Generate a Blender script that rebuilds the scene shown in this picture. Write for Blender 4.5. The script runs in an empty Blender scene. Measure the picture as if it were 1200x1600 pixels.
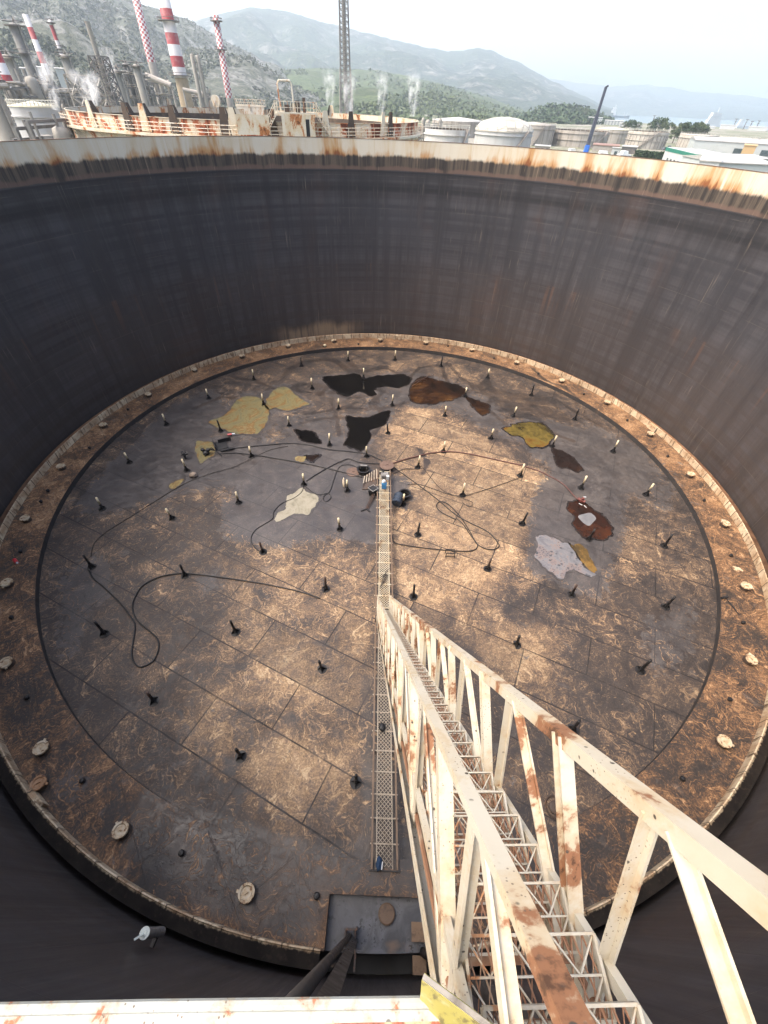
import bpy, math, random
import numpy as np
from mathutils import Vector, Matrix, noise as mnoise

random.seed(7); np.random.seed(7)
SC = bpy.context.scene
COL = SC.collection
PI = math.pi

# ------------------------------------------------------------------ camera
RT = 20.0                      # radius of the tank shell (m)
FPX, PITCH, ROLL = 637.5, 0.7906, 0.0442
CAM = np.array([0.0041 * RT, -0.9398 * RT, 0.7835 * RT])
_c, _s = math.cos(ROLL), math.sin(ROLL)
FW = np.array([0, math.cos(PITCH), -math.sin(PITCH)])
_r0 = np.array([1.0, 0, 0]); _u0 = np.cross(_r0, FW)
RI = _c * _r0 + _s * _u0
UP = -_s * _r0 + _c * _u0

def ray(x, y): return (x - 600) / FPX * RI - (y - 800) / FPX * UP + FW
def atz(x, y, z=0.0):
    d = ray(x, y); return CAM + (z - CAM[2]) / d[2] * d
def slope(x, y):
    d = ray(x, y); return d[2] / math.hypot(d[0], d[1])
def az(x, y):
    d = ray(x, y); return math.atan2(d[0], d[1])
def atd(x, y, D):
    d = ray(x, y); return CAM + D / math.hypot(d[0], d[1]) * d
def polar(a, D, z=0.0): return np.array([CAM[0] + D * math.sin(a), CAM[1] + D * math.cos(a), z])
def proj(p):
    q = np.asarray(p, float) - CAM; w = q @ FW
    return np.array([600 + FPX * (q @ RI) / w, 800 - FPX * (q @ UP) / w])

cd = bpy.data.cameras.new('camera'); co = bpy.data.objects.new('camera', cd); COL.objects.link(co)
cd.sensor_fit = 'VERTICAL'; cd.sensor_height = 36.0; cd.lens = FPX / 1600 * 36.0
cd.clip_start = 0.05; cd.clip_end = 30000
co.matrix_world = Matrix(((RI[0], UP[0], -FW[0], CAM[0]), (RI[1], UP[1], -FW[1], CAM[1]), (RI[2], UP[2], -FW[2], CAM[2]), (0, 0, 0, 1)))
SC.camera = co

# ------------------------------------------------------------------ mesh builder
def unit(v):
    v = np.asarray(v, float); n = np.linalg.norm(v); return v / n if n > 1e-12 else v

class MB:
    def __init__(s): s.v = []; s.f = []; s.uv = None
    def add(s, vs, fs):
        o = len(s.v); s.v += [tuple(map(float, p)) for p in vs]; s.f += [tuple(i + o for i in f) for f in fs]
    def hexa(s, b, t):          # four bottom points, four top points (ccw from above)
        s.add(list(b) + list(t), [(3, 2, 1, 0), (4, 5, 6, 7), (0, 1, 5, 4), (1, 2, 6, 5), (2, 3, 7, 6), (3, 0, 4, 7)])
    def box(s, c, size, rz=0.0):
        c = np.asarray(c, float); x, y, z = [q / 2 for q in size]
        cx = np.array([math.cos(rz), math.sin(rz), 0]); cy = np.array([-math.sin(rz), math.cos(rz), 0]); cz = np.array([0, 0, 1.0])
        P = lambda a, b, d: c + a * x * cx + b * y * cy + d * z * cz
        s.hexa([P(-1, -1, -1), P(1, -1, -1), P(1, 1, -1), P(-1, 1, -1)], [P(-1, -1, 1), P(1, -1, 1), P(1, 1, 1), P(-1, 1, 1)])
    def bar(s, p, q, w, h, up=(0, 0, 1)):   # rectangular member p->q, w sideways, h along up
        p = np.asarray(p, float); q = np.asarray(q, float); d = unit(q - p)
        r = np.cross(d, np.asarray(up, float))
        if np.linalg.norm(r) < 1e-6: r = np.cross(d, (1.0, 0, 0))
        r = unit(r) * w / 2; u = unit(np.cross(r, d)) * h / 2
        s.hexa([p - r - u, p + r - u, q + r - u, q - r - u], [p - r + u, p + r + u, q + r + u, q - r + u])
    def tube(s, pts, r, n=6, caps=True):
        pts = [np.asarray(p, float) for p in pts]; m = len(pts)
        rr = r if hasattr(r, '__len__') else [r] * m
        t0 = unit(pts[1] - pts[0]); u = np.cross(t0, (0, 0, 1.0))
        if np.linalg.norm(u) < 1e-4: u = np.cross(t0, (1.0, 0, 0))
        u = unit(u); vs = []; fs = []
        for i, p in enumerate(pts):
            t = unit(pts[min(i + 1, m - 1)] - pts[max(i - 1, 0)])
            u = unit(u - t * (u @ t)); w = np.cross(t, u)
            for k in range(n):
                a = 2 * PI * k / n; vs.append(p + rr[i] * (math.cos(a) * u + math.sin(a) * w))
        for i in range(m - 1):
            for k in range(n):
                a, b = i * n + k, i * n + (k + 1) % n; fs.append((a, b, b + n, a + n))
        if caps: fs.append(tuple(range(n))[::-1]); fs.append(tuple((m - 1) * n + k for k in range(n)))
        s.add(vs, fs)
    def lathe(s, prof, c=(0, 0, 0), n=32, a0=0.0, a1=2 * PI, uv=False):   # prof: (r, z) list
        full = abs(a1 - a0 - 2 * PI) < 1e-6; k = n if full else n + 1; m = len(prof); vs = []; fs = []
        for j in range(k):
            a = a0 + (a1 - a0) * j / n
            for r, z in prof: vs.append((c[0] + r * math.cos(a), c[1] + r * math.sin(a), c[2] + z))
        for j in range(n):
            jj = (j + 1) % k
            for i in range(m - 1):
                fs.append((j * m + i, jj * m + i, jj * m + i + 1, j * m + i + 1))
        s.add(vs, fs)
    def poly(s, pts, z0, z1):   # prism from a plan outline
        n = len(pts); vs = [(p[0], p[1], z0) for p in pts] + [(p[0], p[1], z1) for p in pts]
        s.add(vs, [tuple(range(n))[::-1], tuple(range(n, 2 * n))] + [(i, (i + 1) % n, (i + 1) % n + n, i + n) for i in range(n)])
    def mesh(s, name, mat, smooth=False, org=(0, 0, 0)):
        me = bpy.data.meshes.new(name); o = np.asarray(org, float)
        me.from_pydata([(p[0] - o[0], p[1] - o[1], p[2] - o[2]) for p in s.v], [], s.f)
        if mat: me.materials.append(mat)
        if smooth: me.polygons.foreach_set('use_smooth', [True] * len(me.polygons))
        me.update(); return me
    def build(s, name, mat, parent=None, smooth=False, org=None):
        if org is None:
            if parent is not None: org = world_loc(parent)
            else:
                a = np.array(s.v); org = np.array([(a[:, 0].min() + a[:, 0].max()) / 2, (a[:, 1].min() + a[:, 1].max()) / 2, a[:, 2].min()])
        me = s.mesh(name, mat, smooth, org)
        ob = bpy.data.objects.new(name, me); COL.objects.link(ob)
        if parent is not None: ob.parent = parent
        else: ob.location = org
        return ob

def world_loc(o):
    p = np.zeros(3)
    while o is not None: p = p + np.array(o.location); o = o.parent
    return p

def thing(name, loc, label, cat, group=None):
    o = bpy.data.objects.new(name, None); o.empty_display_size = 0.3; COL.objects.link(o); o.location = loc
    return tag(o, label, cat, group)
def tag(o, label=None, cat=None, group=None, kind=None):
    if label: o['label'] = label
    if cat: o['category'] = cat
    if group: o['group'] = group
    if kind: o['kind'] = kind
    return o
def dup(o, loc, rz=0.0, parent=None, label=None):
    c = o.copy(); COL.objects.link(c); c.location = loc; c.rotation_euler = (0, 0, rz)
    if parent is not None: c.parent = parent
    if label: c['label'] = label
    for ch in o.children:
        k = ch.copy(); COL.objects.link(k); k.parent = c
        for g in ch.children:
            h = g.copy(); COL.objects.link(h); h.parent = k
    return c

# ------------------------------------------------------------------ node helpers
class NT:
    def __init__(s, name, rough=0.6, spec=0.5):
        s.m = bpy.data.materials.new(name); s.m.use_nodes = True; s.t = s.m.node_tree; s.n = s.t.nodes
        s.b = s.n['Principled BSDF']; s.b.inputs['Roughness'].default_value = rough
        s.b.inputs['Specular IOR Level'].default_value = spec; s._oc = None
    def L(s, a, b): s.t.links.new(a, b)
    def set(s, sock, v):
        if hasattr(v, 'node'): s.L(v, sock)
        elif hasattr(v, '__len__') and sock.type == 'RGBA': sock.default_value = tuple(v) if len(v) == 4 else tuple(v) + (1,)
        else: sock.default_value = v
    def obj(s):
        if s._oc is None: s._oc = s.n.new('ShaderNodeTexCoord').outputs['Object']
        return s._oc
    def pos(s): return s.n.new('ShaderNodeNewGeometry').outputs['Position']
    def normal(s): return s.n.new('ShaderNodeNewGeometry').outputs['Normal']
    def uv(s): return s.n.new('ShaderNodeTexCoord').outputs['UV']
    def attr(s, nm):
        a = s.n.new('ShaderNodeAttribute'); a.attribute_name = nm; return a.outputs['Fac']
    def map(s, v, scale=(1, 1, 1), rz=0.0, loc=(0, 0, 0)):
        m = s.n.new('ShaderNodeMapping'); s.L(v, m.inputs['Vector']); m.inputs['Scale'].default_value = scale
        m.inputs['Rotation'].default_value = (0, 0, rz); m.inputs['Location'].default_value = loc; return m.outputs[0]
    def noise(s, v, scale=1.0, detail=4.0, rough=0.55, dist=0.0):
        m = s.n.new('ShaderNodeTexNoise'); s.L(v, m.inputs['Vector'])
        for k, q in (('Scale', scale), ('Detail', detail), ('Roughness', rough), ('Distortion', dist)): s.set(m.inputs[k], q)
        return m.outputs['Fac']
    def vor(s, v, scale=1.0, out='Distance', feat='F1', rnd=1.0):
        m = s.n.new('ShaderNodeTexVoronoi'); m.feature = feat; s.L(v, m.inputs['Vector']); m.inputs['Scale'].default_value = scale
        m.inputs['Randomness'].default_value = rnd; return m.outputs[out]
    def brick(s, v, scale, bw, rh, mortar=0.01, off=0.5):
        m = s.n.new('ShaderNodeTexBrick'); s.L(v, m.inputs['Vector']); m.offset = off
        for k, q in (('Scale', scale), ('Brick Width', bw), ('Row Height', rh), ('Mortar Size', mortar), ('Mortar Smooth', 0.3)): m.inputs[k].default_value = q
        m.inputs['Color1'].default_value = (1, 1, 1, 1); m.inputs['Color2'].default_value = (0, 0, 0, 1); m.inputs['Mortar'].default_value = (.5, .5, .5, 1)
        return m
    def math(s, op, a, b=0.0, clamp=False):
        m = s.n.new('ShaderNodeMath'); m.operation = op; m.use_clamp = clamp; s.set(m.inputs[0], a); s.set(m.inputs[1], b); return m.outputs[0]
    def rng(s, v, a, b, c=0.0, d=1.0, smooth=True):
        m = s.n.new('ShaderNodeMapRange'); m.interpolation_type = 'SMOOTHSTEP' if smooth else 'LINEAR'; s.set(m.inputs[0], v)
        for i, q in enumerate((a, b, c, d)): s.set(m.inputs[i + 1], q)
        return m.outputs[0]
    def mix(s, f, a, b, mode='MIX'):
        m = s.n.new('ShaderNodeMix'); m.data_type = 'RGBA'; m.blend_type = mode; m.clamp_factor = True
        s.set(m.inputs['Factor'], f); s.set(m.inputs[6], a); s.set(m.inputs[7], b); return m.outputs[2]
    def mul(s, a, b): return s.math('MULTIPLY', a, b)
    def ramp(s, f, stops):
        m = s.n.new('ShaderNodeValToRGB'); s.L(f, m.inputs[0]); e = m.color_ramp.elements
        while len(e) < len(stops): e.new(0.5)
        for k, (p, c) in enumerate(stops): e[k].position = p; e[k].color = tuple(c) + (1,)
        return m.outputs[0]
    def xyz(s, v):
        m = s.n.new('ShaderNodeSeparateXYZ'); s.L(v, m.inputs[0]); return m.outputs
    def comb(s, x, y, z=0.0):
        m = s.n.new('ShaderNodeCombineXYZ')
        for i, q in enumerate((x, y, z)): s.set(m.inputs[i], q)
        return m.outputs[0]
    def bump(s, h, strength=0.3, dist=0.02):
        m = s.n.new('ShaderNodeBump'); m.inputs['Strength'].default_value = strength; m.inputs['Distance'].default_value = dist
        s.L(h, m.inputs['Height']); s.L(m.outputs[0], s.b.inputs['Normal']); return m
    def done(s, color, rough=None, metal=None):
        s.set(s.b.inputs['Base Color'], color)
        if rough is not None: s.set(s.b.inputs['Roughness'], rough)
        if metal is not None: s.set(s.b.inputs['Metallic'], metal)
        return s.m

def worn(name, base, dark, amt=0.5, scale=3.0, rough=0.6, spec=0.35, fine=25.0):
    """a surface of one material with blotchy wear, grain and small specks"""
    t = NT(name, rough, spec); v = t.obj()
    a = t.noise(v, scale, 6, 0.6, 0.6); b = t.noise(v, fine, 3, 0.6)
    f = t.rng(t.math('ADD', t.mul(a, 0.8), t.mul(b, 0.2)), 0.62 - 0.25 * amt, 0.72, 0, 1)
    c = t.mix(f, base, dark); c = t.mix(t.rng(b, 0.35, 0.7, 0.0, 0.35), c, [x * 0.72 for x in base])
    t.bump(b, 0.15, 0.01)
    return t.done(c, t.rng(a, 0.3, 0.7, rough - 0.1, min(1, rough + 0.15)))

def painted(name, base, rust_amt=0.5, scale=2.2, rust=(0.33, 0.12, 0.035), chips=True, streak_z=0.35):
    """painted steel: bloom of rust, runs below it, chips and grime"""
    t = NT(name, 0.5, 0.4); v = t.obj(); vs = t.map(v, (1, 1, streak_z))
    a = t.noise(vs, scale, 7, 0.62, 0.5); g = t.noise(v, scale * 9, 4, 0.6)
    c = t.mix(t.rng(t.noise(v, scale * 0.6, 4), 0.35, 0.75, 0, 0.55), base, [base[0] * 0.86, base[1] * 0.78, base[2] * 0.66])
    lo = 0.655 - 0.2 * rust_amt
    k = t.math('ADD', t.mul(a, 0.86), t.mul(g, 0.14))
    c = t.mix(t.rng(k, lo - 0.10, lo + 0.02, 0, 0.6), c, [base[0] * 0.84, base[1] * 0.66, base[2] * 0.44])
    c = t.mix(t.rng(k, lo, lo + 0.045), c, rust)
    c = t.mix(t.rng(k, lo + 0.06, lo + 0.10), c, [r * 0.35 for r in rust])
    if chips:
        d = t.vor(v, 17.0); big = t.noise(v, 4.0, 2)
        c = t.mix(t.mul(t.rng(d, 0.10, 0.15, 1, 0), t.rng(big, 0.46, 0.54)), c, (0.05, 0.04, 0.03))
        d2 = t.vor(v, 60.0)
        c = t.mix(t.mul(t.rng(d2, 0.12, 0.2, 1, 0), t.rng(t.noise(v, 2.0, 2), 0.45, 0.58)), c, (0.09, 0.06, 0.04))
    t.bump(g, 0.12, 0.01)
    return t.done(c, t.rng(k, lo - 0.1, lo + 0.1, 0.45, 0.85))

def catmull(P, n=5, closed=True):
    P = [np.asarray(p, float) for p in P]; m = len(P); out = []
    for i in range(m if closed else m - 1):
        g = lambda k: P[k % m] if closed else P[min(max(k, 0), m - 1)]
        p0, p1, p2, p3 = g(i - 1), g(i), g(i + 1), g(i + 2)
        for k in range(n):
            u = k / n
            out.append(0.5 * ((2 * p1) + (p2 - p0) * u + (2 * p0 - 5 * p1 + 4 * p2 - p3) * u * u + (3 * p1 - p0 - 3 * p2 + p3) * u ** 3))
    if not closed: out.append(P[-1])
    return out
HAZE_DENSITY, SKY_STRENGTH, SUN_STRENGTH, EXPOSURE = 1.4e-4, 0.15, 1.05, 1.8
# ================================================================== materials of the tank
def mat_shell():
    t = NT('oil_stained_shell_plate', 0.55, 0.35); p = t.obj(); x, y, z = t.xyz(p)
    ang = t.math('ARCTAN2', y, x); u = t.mul(ang, RT)
    vs = t.map(p, (1, 1, 0.045)); vm = t.map(p, (1, 1, 0.2))
    st = t.noise(vs, 3.2, 6, 0.7); st2 = t.noise(vs, 1.1, 5, 0.6); st3 = t.noise(vs, 9.0, 3, 0.6); st4 = t.noise(t.map(p, (1, 1, 0.02)), 5.5, 5, 0.75)
    bl = t.noise(vm, 0.7, 6, 0.62, 0.8); fine = t.noise(p, 14, 3)
    big = t.noise(p, 0.16, 4, 0.6)
    # lower dark wall, its colour lightened downward to offset the shade inside
    zz = t.math('ADD', z, t.mul(t.math('SUBTRACT', t.noise(vs, 0.5, 3), 0.5), 0.5))
    wall = t.ramp(t.math('DIVIDE', zz, 14.0), [(0.0, (0.0440, 0.0339, 0.0284)), (0.20, (0.0493, 0.0379, 0.0329)), (0.42, (0.0440, 0.0379, 0.0373)), (0.50, (0.0361, 0.0347, 0.0373)),
                                               (0.66, (0.0317, 0.0314, 0.0351)), (0.735, (0.0290, 0.0291, 0.0321)), (0.752, (0.0150, 0.0145, 0.0157)), (0.83, (0.0176, 0.0170, 0.0179)), (0.86, (0.0229, 0.0210, 0.0216))])
    wall = t.mix(t.rng(t.noise(t.map(p, (1, 1, 0.5)), 0.28, 5, 0.6, 0.5), 0.52, 0.72, 0, 0.45), wall, (0.0616, 0.0339, 0.0238))
    wall = t.mix(t.rng(big, 0.35, 0.65, 0.45, 0.0), wall, (0.0158, 0.0145, 0.0157))
    wall = t.mix(t.rng(st, 0.54, 0.74, 0, 0.20), wall, (0.0836, 0.0710, 0.0626))
    wall = t.mix(t.rng(st, 0.30, 0.44, 0.3, 0.0), wall, (0.0123, 0.0113, 0.0112))
    wall = t.mix(t.mul(t.rng(st3, 0.60, 0.74, 0, 0.8), t.rng(t.noise(p, 0.5, 2), 0.45, 0.6)), wall, (0.1320, 0.1050, 0.0820))
    wall = t.mix(t.rng(st4, 0.52, 0.68, 0, 0.16), wall, (0.0935, 0.0827, 0.0746)); wall = t.mix(t.rng(st4, 0.34, 0.47, 0.28, 0), wall, (0.0132, 0.0121, 0.0121))
    bnd = t.noise(t.comb(0.0, 0.0, z), 1.3, 3, 0.7); wall = t.mix(t.rng(bnd, 0.38, 0.62, 0.0, 0.55), wall, t.mix(t.rng(st2, 0.4, 0.6), (0.0660, 0.0605, 0.0634), (0.0330, 0.0303, 0.0317)))
    # rusty drips from two weld heights
    dr = t.mul(t.rng(t.noise(vs, 2.1, 2, 0.5), 0.60, 0.70), t.mul(t.rng(z, 3.2, 5.6, 0, 1), t.rng(z, 5.95, 6.05, 1, 0)))
    wall = t.mix(t.mul(t.mul(dr, t.rng(t.noise(p, 0.18, 2), 0.45, 0.6)), 0.4), wall, (0.1056, 0.0549, 0.0336))
    # weld seams: courses and staggered verticals
    course = t.math('FRACT', t.math('DIVIDE', t.math('ADD', z, 0.05), 1.96)); row = t.math('FLOOR', t.math('DIVIDE', t.math('ADD', z, 0.05), 1.96))
    hl = t.math('MAXIMUM', t.rng(course, 0.0, 0.012, 1, 0), t.rng(course, 0.988, 1.0, 0, 1))
    vl = t.math('FRACT', t.math('ADD', t.math('DIVIDE', u, 6.98), t.mul(row, 0.37)))
    vl = t.rng(t.math('ABSOLUTE', t.math('SUBTRACT', vl, 0.5)), 0.0, 0.004, 1, 0)
    seam = t.math('MAXIMUM', hl, vl)
    wall = t.mix(t.mul(seam, t.rng(t.noise(p, 0.6, 3), 0.42, 0.62, 0.0, 0.4)), wall, (0.1056, 0.0872, 0.0731))
    # lighter mud bloom low down on the far wall
    sc = t.mul(t.mul(t.rng(t.math('ABSOLUTE', t.math('ADD', u, t.math('MULTIPLY', -1.0, 38.2))), 2.0, 4.6, 1, 0), t.rng(t.math('ADD', z, t.mul(bl, 1.6)), 1.6, 2.4, 1, 0)), 0.8)
    wall = t.mix(t.mul(sc, t.rng(st, 0.3, 0.55, 0.2, 1)), wall, (0.2288, 0.1614, 0.1007))
    # transition band under the painted top course
    band = t.mix(t.rng(st, 0.36, 0.62), (.020, .017, .015), (.085, .065, .047))
    band = t.mix(t.rng(t.math('ADD', z, t.mul(t.math('SUBTRACT', st2, 0.5), 0.45)), 12.15, 12.3, 0.8, 0), band, (.105, .066, .050))
    band = t.mix(t.rng(st3, 0.6, 0.72, 0, 0.5), band, (.24, .175, .115))
    band = t.mix(t.rng(st2, 0.55, 0.7, 0, 0.75), band, (.016, .014, .013))
    # painted, rusted top course
    top = t.mix(t.rng(bl, 0.35, 0.7), (.50, .455, .36), (.42, .32, .19))
    jag = t.math('ADD', t.mul(t.math('SUBTRACT', st, 0.5), 0.8), t.mul(t.math('SUBTRACT', st2, 0.5), 0.9))
    low = t.rng(t.math('ADD', z, jag), 12.85, 13.35, 1, 0)
    rv = t.math('ADD', t.math('ADD', t.mul(bl, 0.62), t.mul(st2, 0.4)), t.mul(low, 0.09))
    top = t.mix(t.rng(rv, 0.53, 0.64, 0, 0.8), top, (.36, .18, .06))
    top = t.mix(t.rng(rv, 0.625, 0.69, 0, 0.95), top, (.17, .055, .016))
    top = t.mix(t.rng(t.noise(vs, 6, 3), 0.60, 0.7, 0, 0.4), top, (.50, .46, .37))
    pl = t.rng(t.math('ABSOLUTE', t.math('SUBTRACT', t.math('FRACT', t.math('DIVIDE', u, 3.49)), 0.5)), 0.0, 0.006, 1, 0)
    top = t.mix(t.mul(pl, 0.35), top, (.30, .16, .07))
    e1 = t.rng(t.math('ADD', z, t.mul(jag, 0.42)), 12.72, 12.90)
    e0 = t.rng(t.math('ADD', z, t.mul(t.math('SUBTRACT', st2, 0.5), 0.12)), 12.00, 12.06)
    c = t.mix(e0, wall, band); c = t.mix(e1, c, top)
    ln = t.mul(t.rng(z, 11.86, 11.90), t.rng(z, 11.96, 12.0, 1, 0))
    c = t.mix(t.mul(ln, 0.8), c, (.012, .012, .013))
    t.bump(t.math('ADD', t.mul(fine, 0.3), t.math('ADD', t.mul(seam, 0.6), t.mul(st, 0.4))), 0.25, 0.02)
    return t.done(c, t.math('ADD', t.mul(e1, 0.2), t.rng(st, 0.3, 0.7, 0.46, 0.62)))

M_SHELL = mat_shell()
M_SHELL_OUT = painted('cream_tank_paint', (.45, .41, .32), 0.5, 0.6)

def roof_material(name, pontoon=False):
    """rusted, oil-soaked roof plate: the three attributes hold where the film, the tan rust and the black tar lie"""
    t = NT(name, 0.6, 0.4); p = t.obj()
    y_ = t.xyz(p)[1]
    wet, tan, tar = t.attr('film'), t.attr('rust'), t.attr('tar')
    wd = t.noise(p, 0.8, 3, 0.5); ww = t.math('SUBTRACT', wd, 0.5)
    warp = t.comb(t.mul(ww, 3.0), t.mul(t.math('SUBTRACT', t.noise(t.map(p, loc=(7, 3, 0)), 0.7, 3), 0.5), 3.0), 0.0)
    va = t.n.new('ShaderNodeVectorMath'); va.operation = 'ADD'; t.L(p, va.inputs[0]); t.L(warp, va.inputs[1]); q = va.outputs[0]
    s1 = t.noise(t.map(q, (0.9, 4.6, 1), 0.5), 1.2, 7, 0.68, 1.3)
    s2 = t.noise(t.map(q, (4.2, 0.8, 1), -0.35), 1.4, 7, 0.68, 1.3)
    s3 = t.noise(t.map(q, (1.2, 5.5, 1), 1.5), 2.4, 6, 0.66, 1.8)
    blot = t.noise(p, 0.55, 6, 0.62, 0.6); med = t.noise(p, 2.2, 6, 0.65, 1.2); fine = t.noise(p, 16, 4, 0.6)
    ridge = lambda s, w: t.rng(t.math('ABSOLUTE', t.math('SUBTRACT', s, 0.5)), 0.0, w, 1, 0)
    scr = t.math('MAXIMUM', t.math('MAXIMUM', t.rng(s1, 0.53, 0.68), t.rng(s2, 0.54, 0.68)), t.rng(s3, 0.55, 0.68))
    lines = t.math('MAXIMUM', t.math('MAXIMUM', ridge(s1, 0.022), ridge(s2, 0.022)), ridge(s3, 0.018))
    n1 = t.math('ADD', t.mul(t.math('SUBTRACT', blot, 0.5), 0.95), t.mul(t.math('SUBTRACT', med, 0.5), 0.9))
    n2 = t.math('ADD', t.mul(t.math('SUBTRACT', scr, 0.42), 0.42), t.mul(t.math('SUBTRACT', fine, 0.5), 0.55))
    tanj = t.math('ADD', tan, t.math('ADD', t.mul(t.math('SUBTRACT', blot, 0.5), 1.2), t.mul(t.math('SUBTRACT', s2, 0.5), 0.8)))
    k = t.math('ADD', t.math('ADD', 0.405, t.mul(t.rng(tanj, 0.0, 1.05, 0, 1, False), 0.36)), t.math('ADD', n1, n2))
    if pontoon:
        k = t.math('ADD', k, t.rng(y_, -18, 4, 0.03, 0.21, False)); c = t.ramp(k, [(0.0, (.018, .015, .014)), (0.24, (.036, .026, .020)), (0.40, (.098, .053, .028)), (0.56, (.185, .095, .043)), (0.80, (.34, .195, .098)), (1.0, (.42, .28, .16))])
    else:
        c = t.ramp(k, [(0.0, (.018, .015, .014)), (0.22, (.034, .026, .022)), (0.38, (.078, .052, .036)), (0.54, (.150, .095, .056)), (0.76, (.315, .200, .108)), (1.0, (.46, .335, .20))])
    c = t.mix(t.mul(t.mul(lines, t.rng(k, 0.36, 0.72, 0.0, 0.36)), t.rng(t.noise(p, 0.45, 3), 0.42, 0.62)), c, (.36, .255, .15) if not pontoon else (.32, .19, .10))
    c = t.mix(t.mul(t.rng(s3, 0.36, 0.46, 1, 0), t.rng(med, 0.42, 0.62, 0, 0.75)), c, (.030, .022, .018))
    c = t.mix(t.mul(t.rng(s1, 0.34, 0.43, 1, 0), 0.5), c, (.034, .026, .022))
    c = t.mix(t.rng(t.noise(p, 1.3, 5, 0.6, 0.8), 0.60, 0.70, 0, 0.5), c, (.095, .080, .072))
    # lap seams of the plates
    br = t.brick(t.map(p, rz=0.42 if not pontoon else 0.9), 0.2, 1.0, 0.36, 0.0058); seam = br.outputs['Fac']
    plate = t.xyz(br.outputs['Color'])[0]
    if not pontoon: c = t.mix(t.rng(plate, 0.0, 1.0, 0.0, 0.42), c, (.040, .029, .023))
    seamk = t.mul(seam, t.rng(t.noise(p, 0.5, 3), 0.3, 0.55, 0.45, 1.0)) if not pontoon else t.mul(seam, 0.3)
    c = t.mix(seamk, c, (.012, .009, .008))
    # sludge film
    fe = t.math('ADD', wet, t.math('ADD', t.mul(t.math('SUBTRACT', scr, 0.42), -0.55), t.math('ADD', t.mul(t.math('SUBTRACT', med, 0.5), 1.3), t.mul(t.math('SUBTRACT', blot, 0.5), 0.8))))
    film = t.rng(fe, 0.40, 0.58)
    fc = t.mix(t.rng(blot, 0.35, 0.7), (.046, .041, .040), (.078, .069, .065))
    fc = t.mix(t.rng(t.noise(p, 1.1, 6, 0.6, 1.6), 0.55, 0.75, 0, 0.7), fc, (.044, .033, .028))
    fc = t.mix(t.rng(t.noise(t.map(q, (1, 3, 1), 0.4), 1.2, 6, .6, 1.), 0.58, 0.72, 0, 0.5), fc, (.125, .115, .11))
    fc = t.mix(t.rng(med, 0.38, 0.62, 0.35, 0.0), fc, (.030, .024, .022)); fc = t.mix(t.mul(seam, 0.55), fc, (.02, .018, .018))
    c = t.mix(t.mul(film, 0.93), c, fc)
    te = t.math('ADD', tar, t.math('SUBTRACT', t.math('ADD', t.mul(med, 0.5), t.mul(scr, -0.2)), 0.2))
    tk = t.rng(te, 0.38, 0.62)
    c = t.mix(t.mul(tk, 0.85), c, t.mix(t.rng(blot, 0.35, 0.65), (.019, .016, .015), (.048, .034, .026)))
    c = t.mix(t.rng(fine, 0.38, 0.68, 0.25, 0.0), c, (.012, .010, .009))
    c = t.mix(t.mul(t.rng(t.vor(p, 9.0), 0.05, 0.09, 1, 0), t.rng(med, 0.52, 0.62)), c, (.36, .31, .25))
    h = t.math('ADD', t.math('ADD', t.mul(med, 0.5), t.mul(scr, 0.25)), t.math('ADD', t.mul(fine, 0.12), t.mul(seam, 0.7)))
    t.bump(t.mul(h, t.rng(film, 0, 1, 1, 0.25)), 0.35, 0.03)
    r = t.math('SUBTRACT', t.rng(med, 0.3, 0.7, 0.52, 0.8), t.mul(t.math('MAXIMUM', film, tk), 0.22))
    return t.done(c, r)

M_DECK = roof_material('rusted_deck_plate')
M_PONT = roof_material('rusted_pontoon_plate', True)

# ================================================================== the open tank
ZR = 13.68
tank = thing('open_tank', (0, 0, -2), 'huge open storage tank, black oil stained inside, with a rusted cream top edge', 'storage tank')
b = MB(); b.lathe([(RT, ZR), (RT, 12.0), (RT, 8.0), (RT, 4.0), (RT, 0.0), (RT, -1.95)], n=240)
b.f = [f[::-1] for f in b.f]
shell = b.build('shell_wall', M_SHELL, tank, True)
shell.location.z = 2.0; 
for vtx in shell.data.vertices: vtx.co.z -= 2.0        # keep the material's own z equal to the height above the roof
b = MB(); b.lathe([(RT + .02, -2), (RT + .02, 11.9)], n=160); b.lathe([(RT + .02, 12.04), (RT + .02, ZR - .01)], n=160)
b.build('outer_plate', M_SHELL_OUT, tank, True)
M_EDGE = worn('dark_rusted_edge', (.10, .055, .03), (.28, .16, .08), .5, 2.0)
b = MB(); b.lathe([(RT - .012, ZR), (RT - .012, ZR + .025), (RT + .09, ZR + .025), (RT + .09, ZR - .06), (RT + .075, ZR - .06), (RT + .075, ZR)], n=240)
b.build('rim_angle', M_EDGE, tank)
b = MB(); b.lathe([(RT + .02, 11.9), (RT + .8, 11.9), (RT + .8, 12.04), (RT + .02, 12.04)], n=160)
b.build('wind_girder', M_SHELL_OUT, tank)
b = MB(); b.lathe([(0.01, -1.95), (RT, -1.95)], n=96)
b.build('tank_floor', worn('sludge_floor', (.012, .011, .011), (.03, .025, .02), .4, 1.0, 0.5), tank)
# ================================================================== floating roof
ZD = -0.30                               # deck level; the pontoon top is z = 0
RIN, ROUT = 17.63, 19.52
roof = thing('floating_roof', (0, 0, ZD), 'round rusted steel floating roof lying low inside the open tank, stained with oil and sludge', 'floating roof')

def px_poly(P, z=ZD): return [atz(x, y, z)[:2] for x, y in P]

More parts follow.
